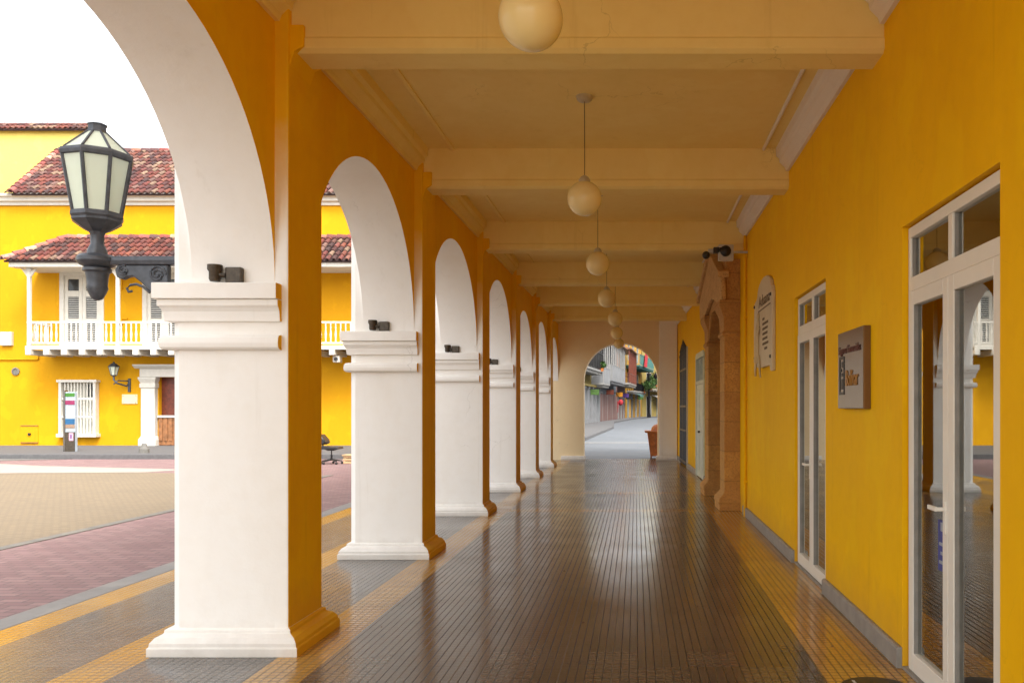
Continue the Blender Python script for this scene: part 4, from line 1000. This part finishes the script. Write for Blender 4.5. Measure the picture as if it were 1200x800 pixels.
street_balcony(tA, fA, 8, 22.6, 5.05, 1.3, 1.6, 'street_trim', 'black', roof=3.2, step=.3)
street_balcony(tA, fA, 23.2, 27.9, 3.95, 1.25, 1.5, 'street_trim', 'light_wall', roof=4.4, panel='light_wall', postm='street_trim')
for s in (9, 12, 14.6, 17, 19.4, 21.8, 24.2, 26.6): MB().box(s, s + .5, -.02, .35, .1, 3.5).box(s - .08, s + .58, -.01, .42, 3.3, 3.52).map(fA).build('column', M['light_wall'], tA)
MB().box(8.5, 27.5, -.01, .5, 3.525, 3.72).map(fA).build('entablature', M['cream_wall'], tA)
# B: white house with tall white posts
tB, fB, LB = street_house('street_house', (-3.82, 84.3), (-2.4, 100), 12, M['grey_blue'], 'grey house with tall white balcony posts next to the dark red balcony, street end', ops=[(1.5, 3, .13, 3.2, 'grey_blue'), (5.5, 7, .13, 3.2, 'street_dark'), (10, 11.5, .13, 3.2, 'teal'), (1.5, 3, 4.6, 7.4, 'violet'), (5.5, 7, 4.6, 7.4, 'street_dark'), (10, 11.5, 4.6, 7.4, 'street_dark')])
street_balcony(tB, fB, .6, 13.5, 4.5, 1.35, 1.55, 'light_wall', 'street_trim', roof=4.0, panel='light_wall', postm='street_trim')
MB().box(.2, 15.5, .0, .02, .13, 3.0).map(fB).build('ground_wall', M['pink_wall'], tB)
# C: dark red timber balcony
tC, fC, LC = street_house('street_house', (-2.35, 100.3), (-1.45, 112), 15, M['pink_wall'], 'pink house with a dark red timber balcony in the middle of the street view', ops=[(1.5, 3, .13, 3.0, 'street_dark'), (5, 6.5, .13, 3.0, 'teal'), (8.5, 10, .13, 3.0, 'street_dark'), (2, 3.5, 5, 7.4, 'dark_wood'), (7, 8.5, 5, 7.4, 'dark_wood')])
street_balcony(tC, fC, .1, 11.2, 4.6, 1.6, 1.2, 'base_grey', 'dark_wood', roof=4.1, postm='dark_wood')
q = MB()
for s in (.5, 3, 5.5, 8, 10.5): q.box(s, s + .25, .05, .1, 4.7, 8.4)
q.map(fC).build('shutter', M['orange_wood'], tC)
# D: yellow house with green iron balcony
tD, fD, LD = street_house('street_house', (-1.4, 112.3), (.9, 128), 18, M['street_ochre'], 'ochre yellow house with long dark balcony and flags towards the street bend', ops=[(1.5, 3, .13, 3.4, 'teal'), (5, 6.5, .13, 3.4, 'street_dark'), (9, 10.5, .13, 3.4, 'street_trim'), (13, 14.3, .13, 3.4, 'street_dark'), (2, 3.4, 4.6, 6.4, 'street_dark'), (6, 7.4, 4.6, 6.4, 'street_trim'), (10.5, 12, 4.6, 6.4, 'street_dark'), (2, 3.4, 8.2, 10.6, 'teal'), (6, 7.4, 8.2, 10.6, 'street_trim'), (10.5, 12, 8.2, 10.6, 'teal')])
street_balcony(tD, fD, .3, 15.4, 7.4, 2.0, 1.5, 'teal', 'teal', roof=None, step=.35)
MB().box(0, 15.9, .01, .06, 11.6, 17.9).map(fD).build('upper_wall', M['light_wall'], tD)
street_balcony(tD, fD, 1, 13.5, 3.9, 1.0, 1.1, 'street_trim', 'street_dark', roof=None, step=.3)
# E and F close the bend
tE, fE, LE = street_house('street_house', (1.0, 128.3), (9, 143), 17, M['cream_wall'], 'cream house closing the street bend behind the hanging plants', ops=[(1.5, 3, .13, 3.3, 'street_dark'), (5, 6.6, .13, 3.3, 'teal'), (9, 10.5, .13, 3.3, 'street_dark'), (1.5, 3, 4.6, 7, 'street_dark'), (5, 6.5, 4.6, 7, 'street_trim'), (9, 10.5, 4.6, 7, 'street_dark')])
street_balcony(tE, fE, .5, 15, 4.5, 1.2, 1.2, 'base_grey', 'street_dark')
tG, fG, LG = street_house('street_house', (14, 140), (9.5, 60), 11, M['pink_wall'], 'long rose house on the right side of the street, hidden from the front', ops=[(5 + 9 * k, 6.8 + 9 * k, .13, 3.2, 'teal') for k in range(8)] + [(5 + 9 * k, 6.5 + 9 * k, 4.8, 7.2, 'street_trim') for k in range(8)])
# white rooftop wall behind (over the pink house)
rt = MB().box(-14, 6, 150, 160, 0, 15).build('background_house', M['light_wall']); setp(rt, 'off white house rising behind the street balconies', 'building')
q = MB()
for k in range(6): q.box(-6 + k * 2, -5 + k * 2, 149.9, 150.02, 11, 13.2)
q.build('window', M['street_dark'], rt)
# flags on balcony D
fl = thing('balcony_flag', 'red and violet cloth hanging on the dark balcony of the ochre house', 'flag', fD(5, 2, 7.4))
def cloth(x0, x1, y, z0, z1, fn, n=10, slant=0):
    vs = []; fs = []
    for i in range(n + 1):
        t = i / n; x = x0 + (x1 - x0) * t; w = .12 * math.sin(t * 9)
        for (zq, sh) in ((z0, 0), (z1, slant)):
            vs.append(fn(x + sh, y + w, zq)); vs.append(fn(x + sh, y + w + .02, zq))
    for i in range(n):
        o = 4 * i; fs += [(o, o + 2, o + 6, o + 4), (o + 1, o + 5, o + 7, o + 3), (o, o + 4, o + 5, o + 1), (o + 2, o + 3, o + 7, o + 6)]
    return MB().add(vs, fs)
cloth(3.2, 5.6, 2.15, 7.3, 9.3, fD, slant=1.0).build('red_cloth', M['red'], fl, smooth=True)
cloth(4.6, 6.6, 2.15, 9.3, 10.8, fD, slant=.2).build('violet_cloth', M['violet'], fl, smooth=True)
MB().tube([fD(2.8, 2.05, 7.2), fD(6.9, 2.1, 10.9)], .05, 6).build('pole', M['street_dark'], fl)
hc = thing('hanging_cloth', 'round red cloth hanging over the pavement before the pink house wall', 'cloth', fB(7, 2.2, 1.4))
MB().sphere(fB(9.5, 1.25, 2.15), .30, 12, 8, 1.2).build('red_bundle', M['red'], hc, smooth=True)
MB().tube([fB(9.5, 1.25, 2.5), fB(9.5, .7, 3.2), fB(9.5, .0, 3.25)], .04, 6).build('bracket', M['street_dark'], hc)
MB().tube([fB(8.9, 1.0, 2.3), fB(8.9, 1.0, 1.0)], .09, 6, .03).build('red_strip', M['red'], hc)
# plants on balconies
def foliage(name, centre, rad, n, label, seed, stems=True):
    rnd = random.Random(seed); t = thing(name, label, 'plant', tuple(Vector(centre) - Vector((0, 0, rad[2]))))
    lv = MB(); c = Vector(centre)
    for k in range(n):
        d = Vector((rnd.gauss(0, 1), rnd.gauss(0, 1), rnd.gauss(0, 1))).normalized() * (.45 + .6 * rnd.random())
        p = c + Vector((d.x * rad[0], d.y * rad[1], d.z * rad[2] - .25 * rad[2] * abs(d.x)))
        s = .10 + .12 * rnd.random(); e1 = Vector((rnd.gauss(0, 1), rnd.gauss(0, 1), rnd.gauss(0, 1))).normalized(); e2 = e1.cross(Vector((rnd.random(), rnd.random(), 1))).normalized()
        lv.add([p - e1 * s, p + e2 * s * .45, p + e1 * s, p - e2 * s * .45], [(0, 1, 2, 3)])
    lv.build('foliage', M['leaf'], t)
    st_ = MB()
    for k in range(5): st_.tube([c - Vector((0, 0, rad[2])), c + Vector((rnd.uniform(-.5, .5) * rad[0], rnd.uniform(-.5, .5) * rad[1], rad[2] * rnd.uniform(0, .6)))], .03, 5)
    st_.build('stem', M['brown_wood'], t)
    MB().lathe([(.18, 0), (.26, .3), (.28, .32)], tuple(c - Vector((0, 0, rad[2] + .3))), 12).build('pot', M['orange_wood'], t)
foliage('balcony_plant', fD(15.0, 1.6, 5.6), (1.0, 1.0, 1.0), 420, 'bushy green plant spilling from the low balcony at the street bend', 1)
foliage('balcony_plant', fE(2.6, 1.1, 6.2), (1.2, .8, 1.1), 420, 'light green climbing plant on the cream house balcony', 2)
foliage('balcony_plant', fD(11.5, 1.0, 4.7), (1.6, .6, .7), 360, 'dark trailing plant along the white balcony of the ochre house', 4)
foliage('balcony_plant', fA(21, 1.3, 5.6), (.5, .3, .35), 120, 'small potted plant on the dark slatted balcony', 5)
# hanging shop signs and goods
for k, (fn, s, z, mt, lab) in enumerate(((fA, 20.5, 3.0, 'leaf', 'small green shop board hanging over the left pavement'), (fB, 3.5, 3.2, 'dark_wood', 'dark red shop board hanging under the grey balcony'), (fB, 12.5, 3.1, 'letter_orange', 'orange shop board hanging before the pink shop front'),
                                      (fC, 4.0, 3.1, 'violet', 'violet shop board under the dark red timber balcony'), (fC, 9.0, 2.9, 'black', 'black shop board under the far end of the timber balcony'), (fD, 9.5, 3.0, 'leaf', 'green shop board on the ochre house at the bend'))):
    o = MB().box(s, s + .06, .35, 1.15, z - .25, z + .25).map(fn).build('shop_board', M[mt]); setp(o, lab, 'sign')
    MB().tube([fn(s + .03, 0, z + .32), fn(s + .03, 1.2, z + .32)], .025, 6).build('bracket', M['black'], o)
# awnings
for (fn, s0, s1, z, mt, lab, k) in ((fD, 4.5, 8.2, 3.3, 'teal', 'green awning over the shop door of the ochre house', 0), (fE, 3, 8, 3.1, 'street_trim', 'white awning on the cream house at the bend', 1)):
    aw = MB().prism([(0.02, z + .5), (1.4, z), (1.4, z - .2), (1.36, z - .2), (1.36, z - .03), (.02, z + .45)], 'x', s0, s1).map(fn).build('awning', M[mt]); setp(aw, lab, 'awning')
    MB().tube([fn(s0 + .1, .0, z - .5), fn(s0 + .1, 1.36, z)], .03, 6).tube([fn(s1 - .1, .0, z - .5), fn(s1 - .1, 1.36, z)], .03, 6).build('strut', M['street_dark'], aw)
# dark lamp post / trunk at the bend
lp = thing('street_lamp', 'dark lamp post with hanging flower basket at the street bend', 'street lamp', (1.82, 122.5, .13))
px_, py_ = 1.95, 121.5
MB().tube([(px_, py_, 0.1), (px_, py_, 6.8)], .17, 10, .09).lathe([(.3, .1), (.3, .4), (.2, .6), (.17, .8)], (px_, py_, 0), 12).build('post', M['street_dark'], lp, smooth=True)
MB().tube([(px_, py_, 6.3), (px_ + .5, py_, 6.7), (px_ + 1.0, py_, 6.5)], .05, 6).build('arm', M['street_dark'], lp)
MB().lathe([(.05, 0), (.22, .1), (.3, .5), (.32, .55), (.1, .75), (.02, .9)], (px_ + 1.0, py_, 5.8), 10).build('lamp_head', M['street_dark'], lp)
rnd = random.Random(9); q = MB()
for k in range(380):
    d = Vector((rnd.gauss(0, 1), rnd.gauss(0, 1), rnd.gauss(0, 1))).normalized() * (.5 + .5 * rnd.random()); p = Vector((px_, py_, 4.9)) + Vector((d.x * .95, d.y * .8, d.z * .7)); s = .15
    e1 = Vector((rnd.gauss(0, 1), rnd.gauss(0, 1), rnd.gauss(0, 1))).normalized(); e2 = e1.cross(Vector((0, .3, 1))).normalized(); q.add([p - e1 * s, p + e2 * s * .5, p + e1 * s, p - e2 * s * .5], [(0, 1, 2, 3)])
q.build('flower_basket', M['leaf'], lp)
# street vendor's cart, half hidden by the right jamb of the far arch
ca = thing('vendor_cart', 'orange wooden barrow half hidden by the right side of the far arch', 'cart', (.75, 26.2, -.03))
c0, c1, y0, y1 = .37, 1.15, 25.75, 26.7
MB().prism([(c0, .80), (c1, .80), (c1 - .06, .06), (c0 + .10, .06)], 'y', y0, y1).build('body', M['orange_wood'], ca, bevel=.015)
q = MB()
for k in range(5): x = c0 + .06 + k * .17; q.box(x, x + .02, y0 - .012, y0 - .002, .28, .76)
q.build('slat', M['brown_wood'], ca)
MB().box(c0 - .08, c1 + .02, y0 - .05, y1 + .05, .80, .86).build('counter', M['orange_wood'], ca, bevel=.01)
MB().lathe([(.30, 0), (.30, .0), (.28, .10), (.20, .18), (.05, .22)], (c0 + .42, 26.2, .86), 18).build('basket_lid', M['orange_wood'], ca, smooth=True)
for yy in (y0 + .12, y1 - .12):
    MB().lathe([(.10, -.03), (.16, -.03), (.17, 0), (.16, .03), (.10, .03)], (c0 + .42, yy, .135), 20, axis='y').build('wheel', M['black'], ca, smooth=True)
MB().box(c0 + .09, c0 + .14, y0 + .03, y0 + .08, -.03, .23).box(c1 - .14, c1 - .09, y1 - .08, y1 - .03, -.03, .23).build('leg', M['brown_wood'], ca)

# ------------------------------------------------------------------ light, sky, camera
SUN_EL, SUN_AZ = R(52), R(148)       # azimuth clockwise from +Y: behind the camera, to its right
w = bpy.data.worlds.new('World'); sc.world = w; w.use_nodes = True; nt = w.node_tree
bg = nt.nodes['Background']; sk = N(nt, 'ShaderNodeTexSky'); sk.sky_type = 'NISHITA'; sk.sun_disc = False
sk.sun_elevation = SUN_EL; sk.sun_rotation = SUN_AZ; sk.air_density = 1.0; sk.dust_density = 4.0; sk.ozone_density = .6
hs = N(nt, 'ShaderNodeHueSaturation'); hs.inputs['Saturation'].default_value = .28
nt.links.new(sk.outputs[0], hs.inputs['Color']); wb = mixc(nt, 1.0, hs.outputs[0], (1, .98, .935), 'MULTIPLY'); nt.links.new(wb, bg.inputs[0]); bg.inputs[1].default_value = .15
ld = bpy.data.lights.new('sun', 'SUN'); ld.energy = .7; ld.angle = R(12); ld.color = (1, .95, .87)
lo = bpy.data.objects.new('sun', ld); COL.objects.link(lo)
dv = Vector((math.sin(SUN_AZ) * math.cos(SUN_EL), math.cos(SUN_AZ) * math.cos(SUN_EL), math.sin(SUN_EL)))
lo.rotation_euler = dv.to_track_quat('Z', 'Y').to_euler(); lo.location = (20, -30, 40)
cd = bpy.data.cameras.new('camera'); cam = bpy.data.objects.new('camera', cd); COL.objects.link(cam); sc.camera = cam
cam.location = (0, 0, H); cam.rotation_euler = (R(90), 0, 0)
cd.sensor_width = 36; cd.lens = 36 * F / 1200; cd.shift_x = -(VX - 600) / 1200; cd.shift_y = (VY - 400) / 1200
cd.clip_start = .05; cd.clip_end = 2000
sc.view_settings.view_transform = 'Standard'; sc.view_settings.look = 'None'; sc.view_settings.gamma = 1
sc.view_settings.use_curve_mapping = False; sc.view_settings.exposure = 2.03
sc.cycles.max_bounces = 10; sc.cycles.diffuse_bounces = 9; sc.cycles.glossy_bounces = 4; sc.cycles.transmission_bounces = 4; sc.cycles.transparent_max_bounces = 8
sc.cycles.use_denoising = True
